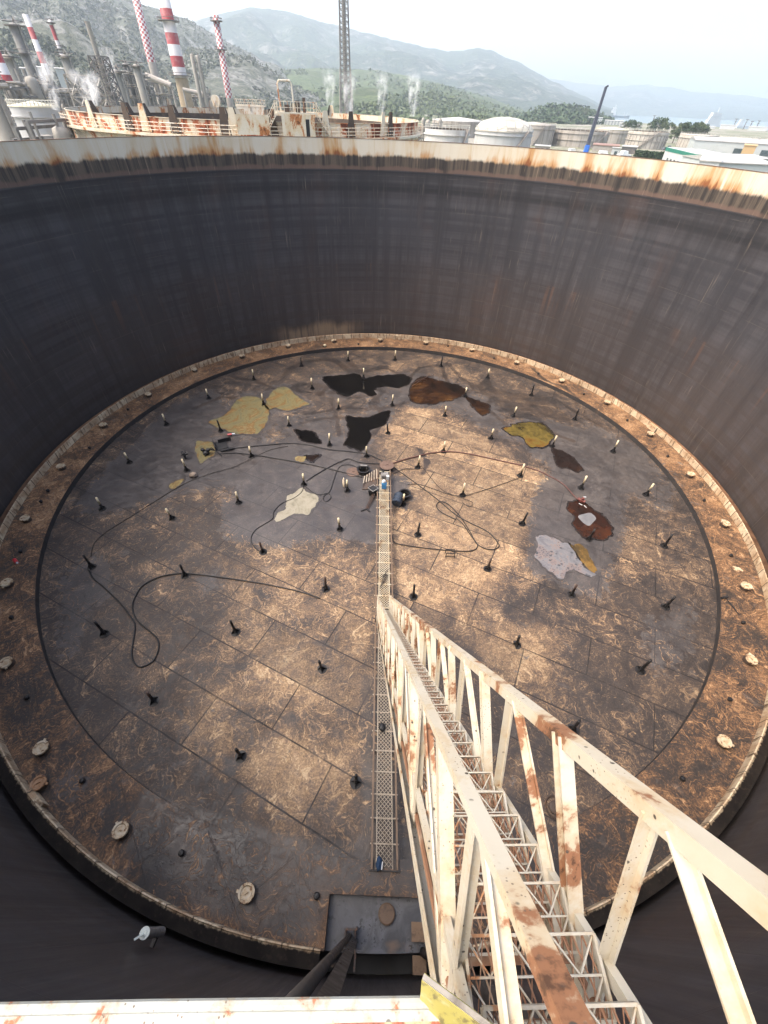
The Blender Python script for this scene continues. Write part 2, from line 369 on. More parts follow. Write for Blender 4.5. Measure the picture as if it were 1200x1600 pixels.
FILM = [([(215, 690), (262, 640), (330, 606), (360, 640), (330, 680), (400, 690), (520, 690), (560, 715), (585, 745), (588, 850), (560, 842), (520, 812), (500, 790), (440, 830), (400, 775), (330, 755), (260, 775), (160, 800), (118, 790), (170, 735)], 1.0),
        ([(345, 790), (440, 745), (590, 760), (590, 830), (530, 835), (450, 850), (400, 850)], .8),
        ([(838, 770), (870, 733), (790, 672), (830, 650), (900, 670), (1000, 705), (1012, 745), (975, 770), (965, 850), (935, 930), (880, 912), (830, 885), (835, 820)], 1.0),
        ([(900, 650), (985, 690), (1060, 760), (1040, 800), (990, 770), (930, 700)], .55),
        ([(620, 600), (770, 620), (800, 690), (760, 670), (690, 630), (630, 625)], .7),
        ([(590, 600), (640, 615), (600, 660), (570, 640)], .7),
        ([(130, 880), (165, 870), (175, 930), (140, 950)], .8), ([(85, 900), (130, 870), (140, 1000), (100, 1040)], .5),
        ([(1000, 970), (1090, 930), (1085, 1020), (1030, 1060)], .55), ([(300, 900), (340, 880), (350, 920), (320, 940)], .55),
        ([(600, 740), (635, 745), (640, 790), (612, 800)], .9), ([(415, 655), (530, 640), (545, 700), (470, 705)], .6),
        ([(230, 1300), (330, 1250), (345, 1400), (250, 1390)], .5), ([(80, 1230), (140, 1190), (150, 1260), (100, 1270)], .5),
        ([(340, 800), (440, 790), (450, 840), (360, 850)], .55)]
RUST = [([(600, 665), (640, 632), (700, 645), (760, 680), (830, 735), (900, 770), (830, 815), (815, 870), (760, 905), (700, 950), (622, 935), (615, 790)], 1.15),
        ([(612, 850), (760, 850), (800, 930), (740, 1000), (640, 930)], .7),
        ([(340, 860), (460, 840), (585, 880), (585, 1210), (470, 1290), (330, 1200), (270, 1100), (370, 1010)], .62),
        ([(380, 1000), (470, 1000), (520, 1090), (420, 1130)], .35), ([(245, 900), (310, 885), (330, 950), (265, 960)], .5),
        ([(730, 960), (800, 1010), (870, 1000), (880, 1050), (790, 1060)], .55), ([(960, 820), (1090, 840), (1090, 930), (960, 900)], .45),
        ([(540, 560), (700, 555), (760, 600), (640, 610)], .30), ([(340, 1150), (560, 1180), (560, 1280), (380, 1290)], .5)]
TAR = [([(230, 1225), (330, 1260), (500, 1310), (700, 1320), (700, 1400), (520, 1400), (500, 1490), (330, 1440), (180, 1330)], .55),
       ([(440, 560), (560, 545), (640, 560), (560, 600), (460, 610)], .4), ([(730, 600), (860, 620), (900, 660), (800, 650)], .6),
       ([(60, 900), (150, 880), (200, 1000), (230, 1090), (140, 1100)], .35), ([(560, 1050), (620, 1050), (640, 1340), (560, 1330)], .55),
       ([(880, 1150), (1010, 1060), (1100, 1000), (1100, 1100), (950, 1240)], .35), ([(640, 1100), (700, 1150), (900, 1300), (880, 1400), (700, 1380)], .55)]

def stroke(P, w, k):            # a crease drawn as thin plan quads
    out = []
    for (a, b) in zip(P, P[1:]):
        A, B = atz(*a, ZD)[:2], atz(*b, ZD)[:2]; d = (B - A) / (np.linalg.norm(B - A) + 1e-9); n = np.array([-d[1], d[0]]) * w / 2; A = A - d * w * .3; B = B + d * w * .3
        out.append(([tuple(proj((*q, ZD))) for q in (A - n, B - n, B + n, A + n)], k))
    return out
CREASE = [[(455, 607), (470, 600), (495, 601), (512, 606), (500, 614), (470, 612), (455, 607)], [(497, 618), (520, 612), (545, 622), (583, 618), (590, 628), (575, 640), (545, 636), (520, 640)], [(583, 607), (600, 612), (580, 630), (598, 645), (577, 652)],
 [(470, 648), (520, 641), (560, 628)], [(466, 662), (500, 655), (545, 652)], [(516, 622), (526, 650), (530, 682)], [(440, 590), (455, 574), (475, 566), (520, 560), (545, 578), (560, 588)], [(545, 563), (560, 582), (600, 574), (640, 590), (655, 575), (700, 568), (720, 590), (742, 602)],
 [(690, 572), (700, 598), (727, 617), (745, 604), (762, 592), (768, 607)], [(740, 604), (760, 600), (780, 616), (760, 632)], [(780, 642), (830, 632), (862, 622), (898, 642), (950, 672)], [(800, 650), (840, 655), (870, 680), (900, 690)], [(600, 660), (585, 676), (560, 706)], [(590, 640), (612, 634), (640, 628)],
 [(350, 600), (380, 590), (412, 600), (440, 612)], [(300, 640), (345, 620), (372, 622)], [(655, 700), (668, 722), (660, 742)], [(763, 640), (790, 662), (800, 676)], [(830, 580), (850, 600), (880, 610), (905, 632)]]
TAR += [q for C in CREASE for q in stroke(C, .30, .95)]  # crease shade painted into the plate colour, along with the tarred areas
RUST += [q for a, b in (((807, 1007), (768, 958)), ((807, 1005), (862, 983)), ((805, 1010), (797, 1052)), ((812, 1010), (846, 1046)), ((800, 1005), (755, 1010))) for q in stroke([a, b], .5, 1.3)]  # pale rays of a star-shaped buckle, drawn in colour only
GS = 0.10; GN = int(40.2 / GS); G0 = -20.1
def mask_field(L, blur):
    xs = G0 + (np.arange(GN) + .5) * GS; X, Y = np.meshgrid(xs, xs); out = np.zeros((GN, GN))
    for P, w in L:
        Q = px_poly(P); m = np.zeros((GN, GN), bool); n = len(Q)
        for i in range(n):
            (x1, y1), (x2, y2) = Q[i], Q[(i + 1) % n]
            if y1 == y2: continue
            m ^= ((y1 > Y) != (y2 > Y)) & (X < (x2 - x1) * (Y - y1) / (y2 - y1) + x1)
        out = np.maximum(out, 0) + m * w
    k = max(1, int(blur / GS))
    for _ in range(2):
        for axis in (0, 1):
            c = np.cumsum(np.pad(out, [(k + 1, k) if a == axis else (0, 0) for a in (0, 1)], mode='edge'), axis)
            out = (np.take(c, range(2 * k + 1, c.shape[axis]), axis) - np.take(c, range(0, c.shape[axis] - 2 * k - 1), axis)) / (2 * k + 1)
    return out
F_FILM, F_RUST, F_TAR = mask_field(FILM, .45), mask_field(RUST, .5), mask_field(TAR, .12)
def field(F, x, y):
    i = min(max(int((x - G0) / GS), 0), GN - 1); j = min(max(int((y - G0) / GS), 0), GN - 1); return float(F[j, i])

PUDDLES = [
 ('black', [(505, 590), (520, 588), (533, 587), (560, 585), (568, 592), (587, 588), (610, 586), (633, 586), (641, 597), (622, 606), (602, 604), (584, 608), (588, 616), (578, 618), (561, 612), (545, 619), (530, 615), (513, 602)], 'wide jet black oil puddle of two joined lobes at the far edge of the deck'),
 ('brown', [(645, 600), (658, 589), (675, 592), (692, 597), (717, 603), (728, 613), (707, 625), (690, 627), (677, 632), (650, 629), (641, 622)], 'large brown oil puddle with an amber far side, right of the wide black one'),
 ('brown', [(728, 621), (745, 626), (763, 633), (761, 646), (752, 648), (740, 636)], 'small narrow brown oil puddle trailing off right of the large amber one'),
 ('black', [(542, 652), (560, 653), (577, 652), (607, 642), (602, 662), (590, 668), (577, 673), (580, 682), (567, 703), (556, 702), (538, 694), (546, 680)], 'angular black oil puddle with a pointed arm, in front of the wide black one'),
 ('black', [(462, 673), (473, 673), (487, 675), (500, 690), (490, 692), (470, 687)], 'small slim black oil puddle between the yellow scum and the angular black puddle'),
 ('yellow', [(328, 659), (342, 653), (355, 647), (370, 626), (388, 619), (408, 625), (420, 640), (416, 660), (408, 672), (397, 678), (367, 677), (352, 671), (340, 668)], 'largest yellow scum puddle, with an orange middle and a tongue to the left'),
 ('yellow', [(414, 632), (427, 611), (443, 604), (457, 612), (468, 622), (482, 632), (467, 637), (447, 642), (430, 637), (421, 640)], 'pale yellow scum puddle touching the far right end of the largest yellow one'),
 ('yellow', [(307, 692), (318, 690), (332, 692), (340, 700), (332, 712), (322, 718), (313, 723), (306, 707)], 'small yellow scum puddle with a black pump standing in it'),
 ('cream', [(447, 780), (457, 772), (470, 764), (479, 767), (497, 777), (492, 790), (484, 797), (482, 805), (472, 803), (460, 803), (445, 810), (433, 817), (429, 814), (434, 802), (447, 795)], 'creamy white scum puddle shaped like a long comma, left of the walkway'),
 ('olive', [(787, 670), (799, 666), (810, 662), (833, 660), (850, 664), (863, 677), (862, 687), (850, 698), (838, 699), (827, 697), (815, 683), (800, 680)], 'olive and amber oil puddle with black edges at the right of the deck'),
 ('darkbrown', [(863, 702), (873, 704), (884, 708), (900, 722), (909, 730), (905, 737), (896, 735), (887, 730), (873, 729)], 'drop shaped dark brown oil puddle below the olive and amber one'),
 ('redbrown', [(888, 790), (897, 784), (908, 785), (923, 795), (933, 801), (943, 808), (955, 825), (954, 836), (942, 843), (923, 840), (914, 838), (905, 831), (895, 817), (898, 807), (889, 799)], 'reddish brown oil puddle with a grey island in its middle'),
 ('white', [(839, 840), (850, 837), (870, 843), (888, 851), (896, 860), (907, 878), (917, 889), (930, 897), (923, 901), (905, 894), (892, 890), (885, 894), (880, 904), (870, 902), (858, 893), (847, 883), (835, 868), (840, 855)], 'milky white scum puddle with grey holes near the right edge'),
 ('ochre', [(891, 852), (903, 851), (915, 857), (920, 866), (926, 876), (931, 890), (928, 896), (915, 887), (908, 876), (900, 864)], 'ochre and black oil strip along the right side of the milky white puddle'),
 ('darkbrown', [(478, 715), (484, 713), (498, 712), (493, 718), (487, 722)], 'small dark brown oil patch under the hoses left of the centre'),
 ('amber', [(460, 718), (466, 713), (478, 714), (476, 720), (466, 722)], 'small amber oil patch left of the little dark brown one'),
 ('amber', [(266, 757), (276, 751), (287, 750), (280, 758), (271, 764)], 'tiny dull yellow oil smear beside a lone black valve at the left'),
]
PUD_PLAN = [(k, [np.array(q) for q in catmull(px_poly(P), 8)], lab) for k, P, lab in PUDDLES]
def in_poly(x, y, Q):
    c = False; n = len(Q)
    for i in range(n):
        x1, y1 = Q[i]; x2, y2 = Q[(i + 1) % n]
        if (y1 > y) != (y2 > y) and x < (x2 - x1) * (y - y1) / (y2 - y1) + x1: c = not c
    return c
F_FILM = np.maximum(F_FILM, .75 * mask_field([([tuple(proj((*(np.mean(Q, 0) + (q - np.mean(Q, 0)) * 1.28), ZD))) for q in Q], 1.0) for _, Q, _ in PUD_PLAN], .35))
F_PUD = mask_field([([tuple(proj((q[0], q[1], ZD))) for q in Q], 1.0) for _, Q, _ in PUD_PLAN], .3)

LEGS = [(326, 622), (260, 663), (202, 722), (160, 795), (269, 810), (373, 785), (143, 885), (289, 899), (393, 713), (345, 673), (292, 735), (163, 990),
        (471, 572), (544, 563), (617, 562), (397, 593), (488, 607), (412, 633), (452, 665), (529, 638), (613, 633), (568, 592), (515, 695), (573, 713), (606, 677),
        (475, 757), (543, 767), (531, 827), (411, 862), (653, 730), (653, 835), (630, 787), (693, 705), (689, 572), (762, 590), (830, 617), (695, 649), (727, 620),
        (802, 650), (898, 655), (767, 685), (813, 743), (723, 773), (816, 818), (762, 888), (863, 697), (908, 762), (920, 842), (958, 705), (1009, 773), (1038, 853),
        (1040, 948), (893, 929), (807, 1007), (1001, 1047), (368, 987), (240, 1095), (376, 1182), (503, 1045), (556, 1222), (509, 920), (646, 932), (895, 1140), (508, 546)]
LEG_XY = [atz(x, y, ZD)[:2] for x, y in LEGS]

def deck_z(x, y):
    n = mnoise.noise((x * .35, y * .35, 2.0)) * .045 + mnoise.noise((x * .9, y * .9, 5.0)) * .018
    for lx, ly in LEG_XY:
        d2 = (x - lx) ** 2 + (y - ly) ** 2
        if d2 < 2.0: n -= .035 * math.exp(-d2 / .5)
    f = max(0.0, 1 - 1.4 * field(F_PUD, x, y)); e = max(0.0, min(1.0, (17.5 - math.hypot(x, y)) / 1.0))
    return ZD + n * f * e

def set_fields(ob):
    me = ob.data; w = np.array(world_loc(ob)); n = len(me.vertices); co_ = np.empty(n * 3); me.vertices.foreach_get('co', co_); co_ = co_.reshape(-1, 3) + w
    for nm, F in (('film', F_FILM), ('rust', F_RUST), ('tar', F_TAR)):
        a = me.attributes.new(nm, 'FLOAT', 'POINT')
        I = np.clip(((co_[:, 0] - G0) / GS).astype(int), 0, GN - 1); J = np.clip(((co_[:, 1] - G0) / GS).astype(int), 0, GN - 1)
        a.data.foreach_set('value', F[J, I].astype(np.float32))

# deck sheet
DS = 0.125; n_ = int(17.9 / DS); b = MB(); idx = {}
for j in range(-n_, n_ + 1):
    for i in range(-n_, n_ + 1):
        x, y = i * DS, j * DS
        if x * x + y * y < 17.85 ** 2: idx[i, j] = len(b.v); b.v.append((x, y, deck_z(x, y)))
for (i, j) in list(idx):
    q = [idx.get(k) for k in ((i, j), (i + 1, j), (i + 1, j + 1), (i, j + 1))]
    if None not in q: b.f.append(tuple(q))
deck = b.build('deck', M_DECK, roof, True); set_fields(deck)

# pontoon ring with the notch for the guide poles
NX0, NX1, NY = -0.97, 1.98, -18.40
b = MB(); na = 720; rr = np.linspace(RIN, ROUT, 14); keep = {}
A0 = math.atan2(-math.sqrt(ROUT ** 2 - NX0 ** 2), NX0); A1 = math.atan2(-math.sqrt(ROUT ** 2 - NX1 ** 2), NX1)
def ringpt(r, a): return (r * math.cos(a), r * math.sin(a))
for j in range(na):
    a, a2 = 2 * PI * j / na - PI, 2 * PI * (j + 1) / na - PI
    am = (a + a2) / 2
    if A0 - .012 < am < A1 + .012: continue
    for i in range(13):
        vs = [ringpt(rr[i], a), ringpt(rr[i + 1], a), ringpt(rr[i + 1], a2), ringpt(rr[i], a2)]
        b.add([(x, y, 0) for x, y in vs], [(0, 1, 2, 3)])
# fill strips next to the notch, cut straight
aL, aR = 2 * PI * math.ceil((A0 - .012 + PI) / (2 * PI) * na - .5) / na - PI, 2 * PI * (math.floor((A1 + .012 + PI) / (2 * PI) * na - .5) + 1) / na - PI
ang = np.linspace(aL, aR, 40)
for k in range(39):
    for i in range(3):
        f = lambda a, i: (lambda rmax: RIN + (rmax - RIN) * i / 3)(min(ROUT, NY / math.sin(a)))
        vs = [ringpt(f(ang[k], i), ang[k]), ringpt(f(ang[k], i + 1), ang[k]), ringpt(f(ang[k + 1], i + 1), ang[k + 1]), ringpt(f(ang[k + 1], i), ang[k + 1])]
        b.add([(x, y, 0) for x, y in vs], [(0, 1, 2, 3)])
def side_fill(xc, a_edge, sgn):
    ys = np.linspace(NY, -math.sqrt(ROUT ** 2 - xc ** 2), 8)
    for k in range(7):
        e = []
        for y in (ys[k], ys[k + 1]):
            r = math.hypot(xc, y); ex = y / math.tan(a_edge)
            e.append(((xc, y, 0), (ex, y, 0)))
        q = [e[0][0], e[0][1], e[1][1], e[1][0]]
        b.add(q, [(0, 1, 2, 3) if sgn < 0 else (3, 2, 1, 0)])
side_fill(NX0, aL, -1); side_fill(NX1, aR, 1)
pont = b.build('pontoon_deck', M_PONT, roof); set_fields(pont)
M_DARK = worn('tarred_steel', (.018, .016, .015), (.060, .042, .030), .45, 2.0, .55)
M_RUSTDK = worn('dark_rust_steel', (.050, .034, .026), (.14, .075, .04), .5, 3.0, .65)
b = MB()
b.lathe([(RIN, -0.6), (RIN, -0.002)], n=240); b.f = [f[::-1] for f in b.f]
b.build('pontoon_inner_wall', worn('inner_rim_plate', (.030, .027, .026), (.075, .052, .038), .4, 1.5), roof, True)
b = MB(); b.lathe([(ROUT + .02, -1.1), (ROUT + .02, -0.36)], n=240); b.build('pontoon_outer_wall', M_RUSTDK, roof, True)
b = MB(); b.lathe([(ROUT + .02, -.36), (ROUT + .02, -0.004)], n=240, a0=A1 + .002, a1=A0 + 2 * PI - .002); b.build('pontoon_outer_plate', M_RUSTDK, roof, True)

# notch: lower plate, its walls, box and hatch
nb = MB(); nb.poly([(NX0 - .002, NY + .002), (NX0 - .002, -math.sqrt(ROUT ** 2 - NX0 ** 2))] + [ringpt(ROUT, a) for a in np.linspace(A0, A1, 14)[1:-1]] + [(NX1 + .002, -math.sqrt(ROUT ** 2 - NX1 ** 2)), (NX1 + .002, NY + .002)], -.42, -.34)
tn = NT('sooty_grey_plate', .5, .5); v_ = tn.obj(); a_ = tn.noise(v_, 1.6, 6, .6, .8); f_ = tn.noise(v_, 11, 4)
c_ = tn.mix(tn.rng(a_, .35, .68), (.020, .019, .020), (.085, .085, .092)); c_ = tn.mix(tn.mul(tn.rng(f_, .55, .62), tn.rng(a_, .45, .6)), c_, (.012, .012, .012))
c_ = tn.mix(tn.rng(tn.noise(v_, .9, 4), .58, .7, 0, .8), c_, (.12, .072, .04)); tn.bump(f_, .2, .01)
notch = nb.build('notch_plate', tn.done(c_, tn.rng(a_, .3, .7, .3, .6)), roof)
b = MB(); b.box(((NX0 + NX1) / 2, NY + .012, -.173), (NX1 - NX0 + .04, .02, .335))
b.box((NX0 - .012, (NY - 19.47) / 2, -.173), (.02, 1.07, .335)); b.box((NX1 + .012, (NY - 19.4) / 2, -.173), (.02, 1.0, .335))
b.build('notch_wall', M_DARK, roof)
b = MB(); c0 = atz(604, 1428, -.3); b.lathe([(.001, .10), (.20, .09), (.23, .07), (.23, .05), (.20, .05), (.20, -.05)], c=(c0[0], c0[1], -.3), n=28); b.box((c0[0], c0[1], -.19), (.1, .02, .03), .4)
b.build('notch_hatch', worn('brown_lid', (.115, .072, .045), (.05, .035, .028), .5, 4), roof)
b = MB(); c0 = atz(654, 1456, -.2); b.box((c0[0], c0[1], -.24), (.36, .34, .20)); b.box((c0[0], c0[1], -.13), (.40, .38, .02))
c1 = atz(655, 1508, -.3); b.box((c1[0], c1[1], -.27), (.36, .34, .14))
b.build('pole_guide_box', worn('brown_box', (.16, .098, .055), (.05, .036, .028), .5, 5), roof)
c0 = atz(548, 1458, -.3)
b = MB(); 
for dx in (-.13, .13): b.box((c0[0] + dx, c0[1] - .1, -.18), (.03, .34, .32)); b.tube([(c0[0] + dx, c0[1] - .26, -.1), (c0[0] + dx, c0[1] + .1, -.1)], .03)
b.box((c0[0], c0[1] + .08, -.02), (.36, .05, .05)); b.tube([(c0[0] + .16, c0[1] + .1, -.34), (c0[0] + .16, c0[1] + .1, .12)], .035, 8); b.box((c0[0] + .15, c0[1] - .45, -.31), (.05, .5, .05))
b.build('roller_bracket', worn('oily_bracket', (.045, .035, .030), (.24, .10, .05), .5, 8), roof)

# seal plate: inclined cream plates standing round the edge
M_SEAL = None
t = NT('cream_seal_plate', .75, .12); p = t.obj(); x, y, z = t.xyz(p); ang_ = t.math('ARCTAN2', y, x)
fr = t.math('FRACT', t.mul(ang_, 150 / (2 * PI))); seg = t.math('FLOOR', t.mul(ang_, 150 / (2 * PI)))
a_ = t.noise(p, 1.4, 6, .65, .6); f_ = t.noise(p, 9, 4)
rnd = t.math('FRACT', t.mul(t.math('SINE', t.mul(seg, 12.9898)), 437.58))
c = t.mix(t.rng(a_, .38, .66), (.54, .44, .30), (.36, .24, .14)); c = t.mix(t.mul(rnd, .45), c, (.22, .14, .085))
c = t.mix(t.rng(t.noise(t.map(p, (1, 1, .3)), 5, 4), .52, .66, 0, .8), c, (.13, .075, .04))
c = t.mix(t.math('MAXIMUM', t.rng(fr, 0, .045, 1, 0), t.rng(fr, .955, 1, 0, 1)), c, (.035, .026, .02))
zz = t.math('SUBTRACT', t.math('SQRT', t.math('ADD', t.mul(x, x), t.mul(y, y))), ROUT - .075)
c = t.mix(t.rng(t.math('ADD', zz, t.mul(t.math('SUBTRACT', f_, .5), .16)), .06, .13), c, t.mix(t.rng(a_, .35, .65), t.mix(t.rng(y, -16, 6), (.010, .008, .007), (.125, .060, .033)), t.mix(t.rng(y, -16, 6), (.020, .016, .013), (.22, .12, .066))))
c = t.mix(t.rng(f_, .3, .45, .4, 0), c, (.05, .035, .026))
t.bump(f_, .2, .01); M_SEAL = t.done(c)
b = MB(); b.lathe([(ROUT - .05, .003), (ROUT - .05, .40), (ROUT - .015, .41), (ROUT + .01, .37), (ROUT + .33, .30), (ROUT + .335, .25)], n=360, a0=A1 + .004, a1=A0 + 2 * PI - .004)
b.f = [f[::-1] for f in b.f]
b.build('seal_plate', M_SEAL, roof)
b = MB(); b.lathe([(ROUT + .335, .25), (ROUT + .32, -.55)], n=240, a0=A1 + .004, a1=A0 + 2 * PI - .004); b.build('seal_skirt', M_DARK, roof, True)
for (x, y) in ((1015, 668), (620, 527), (57, 1248)):
    P = atz(x, y, .2); a = math.atan2(P[1], P[0]); b = MB(); c = ringpt(ROUT - .06, a)
    b.box((c[0], c[1], .16), (.16, .75, .31), a); b.box((c[0] + .06 * math.cos(a), c[1] + .06 * math.sin(a), .33), (.26, .6, .03), a)
    b.build('seal_cover', M_SEAL, roof)

# support legs
M_LEGDK = worn('tarred_leg', (.012, .011, .011), (.035, .028, .024), .3, 6, .5)
M_LEGTOP = painted('yellowed_leg_paint', (.56, .48, .32), .35, 6)
M_LEGBR = worn('dark_red_leg', (.045, .028, .022), (.10, .05, .03), .5, 8)
def leg_meshes(topmat, hole):
    s = MB(); s.tube([(0, 0, -.04), (0, 0, .38)], .060, 12)
    for k in range(4):
        a = PI / 4 + k * PI / 2; d = np.array([math.cos(a), math.sin(a), 0]); n = np.array([-d[1], d[0], 0]) * .008; z = np.array([0, 0, 1.0])
        s.hexa([d * .05 - n, d * .19 - n, d * .19 + n, d * .05 + n], [d * .05 - n + z * .22, d * .07 - n + z * .22, d * .07 + n + z * .22, d * .05 + n + z * .22])
    s.lathe([(.001, .012), (.20, .012), (.21, -.03)], n=20)
    p = MB(); p.tube([(0, 0, .38), (0, 0, .86)], .050, 12); 
    pin = MB(); pin.tube([(-.11, 0, .50), (.11, 0, .50)], .014, 6)
    return s.mesh('sleeve', M_LEGDK), p.mesh('pipe', topmat, True), pin.mesh('pin', M_LEGBR)
LM = {k: leg_meshes(m, 0) for k, m in (('cream', M_LEGTOP), ('dark', M_LEGDK), ('brown', M_LEGBR))}
for i, ((x, y), (px, py)) in enumerate(zip(LEG_XY, LEGS)):
    kind = 'cream' if (py < 800 or (px, py) in ((269, 810), (531, 827))) else ('brown' if i % 4 == 0 else 'dark')
    if (px, py) in ((471, 572), (689, 572), (830, 617), (898, 655), (345, 673), (606, 677)): kind = 'dark'
    if (px, py) in ((508, 546),): continue
    ms = LM[kind]; z = deck_z(x, y) - ZD
    o = bpy.data.objects.new('support_leg', ms[0]); COL.objects.link(o); o.parent = roof; o.location = (x, y, z); o.rotation_euler = (random.gauss(0, .035), random.gauss(0, .035), random.uniform(0, 3)); o.scale = (1, 1, random.uniform(.88, 1.08))
    for nm, me in (('pipe', ms[1]), ('pin', ms[2])):
        q = bpy.data.objects.new(nm, me); COL.objects.link(q); q.parent = o

# pontoon hatches and vents
HATCH = [(12, 912), (41, 811), (96, 730), (162, 665), (232, 617), (304, 578), (378, 557), (450, 541), (522, 533), (594, 532), (665, 536), (737, 547), (807, 567), (877, 595),
         (948, 629), (1016, 679), (1078, 742), (1132, 819), (1165, 917), (1171, 1031), (1130, 1159), (12, 1036), (65, 1170), (62, 1225), (189, 1299), (385, 1397)]
def hatch_meshes(mat, r=.225):
    n = MB(); n.lathe([(r * .86, -.02), (r * .86, .20), (r * .80, .20), (r * .80, -.02)], n=24)
    c = MB(); c.lathe([(.001, .195), (r * .62, .20), (r * .72, .235), (r * .96, .24), (r, .22), (r, .17), (r * .9, .17)], n=28); c.box((0, 0, .22), (.12, .025, .035), .6); c.box((r * 1.05, 0, .19), (.1, .07, .04))
    return n.mesh('neck', M_RUSTDK), c.mesh('cover', mat, False)
M_HC = painted('cream_hatch_paint', (.42, .35, .25), .75, 3.0, (.15, .08, .045)); M_HB = painted('brown_hatch', (.30, .17, .09), .6, 4, (.10, .05, .03))
HM = [hatch_meshes(M_HC), hatch_meshes(M_HC), hatch_meshes(M_HB)]
for i, (x, y) in enumerate(HATCH):
    P = atz(x, y, .12); ms = HM[2] if (x, y) == (62, 1225) else HM[0]
    o = bpy.data.objects.new('pontoon_hatch', ms[0]); COL.objects.link(o); o.parent = roof; o.location = (P[0], P[1], .3); o.rotation_euler = (0, 0, math.atan2(P[1], P[0]) + random.uniform(-.5, .5))
    q = bpy.data.objects.new('cover', ms[1]); COL.objects.link(q); q.parent = o; q.rotation_euler = (random.uniform(-.05, .12), random.uniform(-.08, .08), random.uniform(0, 6)); q.location.z = .015
VENT = [(841, 584), (912, 616), (980, 657), (1043, 713), (1100, 782), (1142, 868), (1161, 973), (1066, 1217), (1140, 1093), (75, 767), (64, 784), (32, 862), (18, 965), (42, 1090), (129, 1220), (284, 1333), (495, 1400), (140, 700), (200, 640), (560, 538), (700, 541), (772, 560)]
vm = MB(); vm.tube([(0, 0, 0), (0, 0, .10)], .06, 12); vm.lathe([(.001, .15), (.06, .14), (.085, .10), (.085, .08), (.05, .08)], n=16); vme = vm.mesh('roof_vent', M_LEGDK)
for x, y in VENT:
    P = atz(x, y, .05); o = bpy.data.objects.new('roof_vent', vme); COL.objects.link(o); o.parent = roof; o.location = (P[0], P[1], .3)

# runway of the ladder: two rails on stools, with a mesh walkway between
M_RAIL = worn('runway_rail_steel', (.13, .085, .055), (.055, .040, .032), .5, 3, .6)
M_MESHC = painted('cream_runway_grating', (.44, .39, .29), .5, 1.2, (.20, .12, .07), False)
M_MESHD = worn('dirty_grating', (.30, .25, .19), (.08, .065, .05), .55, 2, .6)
RX = lambda y: -.02 + (-y - .2) * .0325
run = roof
ZRW = .12
def rp(u, y, z): return (RX(y) + u, y, z)
YA, YB = .15, -17.85
for s in (-1, 1):
    b = MB(); b.bar(rp(s * .37, YA, ZRW - .04), rp(s * .37, YB, ZRW - .04), .055, .08); b.bar(rp(s * .37, YA, ZRW - .10), rp(s * .37, YB, ZRW - .10), .015, .06)
    b.build('runway_rail', M_RAIL, roof)
k = 0
cross_m = {}
y = YA - .05
while y > YB:
    b = MB(); b.bar(rp(-.43, y, ZRW - .11), rp(.43, y, ZRW - .11), .035, .035)
    if k % 3 == 0:
        for s in (-1, 1): b.bar(rp(s * .36, y, ZD + .0), rp(s * .36, y, ZRW - .13), .06, .06, (0, 1, 0))
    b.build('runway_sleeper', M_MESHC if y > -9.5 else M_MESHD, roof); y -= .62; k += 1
def grating(y0, y1, name, mat, cell=.085, w=.24):
    b = MB(); n = int((y0 - y1) / cell); z = ZRW - .075
    for s in (-1, 1): b.bar(rp(s * w, y0, z), rp(s * w, y1, z), .022, .03)
    cols = 8; cw = 2 * w / cols
    for i in range(n):
        ya, yb = y0 - i * cell, y0 - (i + 1) * cell
        for j in range(cols):
            o = -w + j * cw
            if (i + j) % 2: b.bar(rp(o, ya, z), rp(o + cw, yb, z), .016, .008)
            else: b.bar(rp(o + cw, ya, z), rp(o, yb, z), .016, .008)
    b.build(name, mat, roof)
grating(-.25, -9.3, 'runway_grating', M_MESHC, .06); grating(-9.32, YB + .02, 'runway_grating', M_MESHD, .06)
b = MB(); b.box((RX(YB), YB - .02, ZRW - .09), (.9, .03, .12)); b.build('runway_stop', M_DARK, roof)

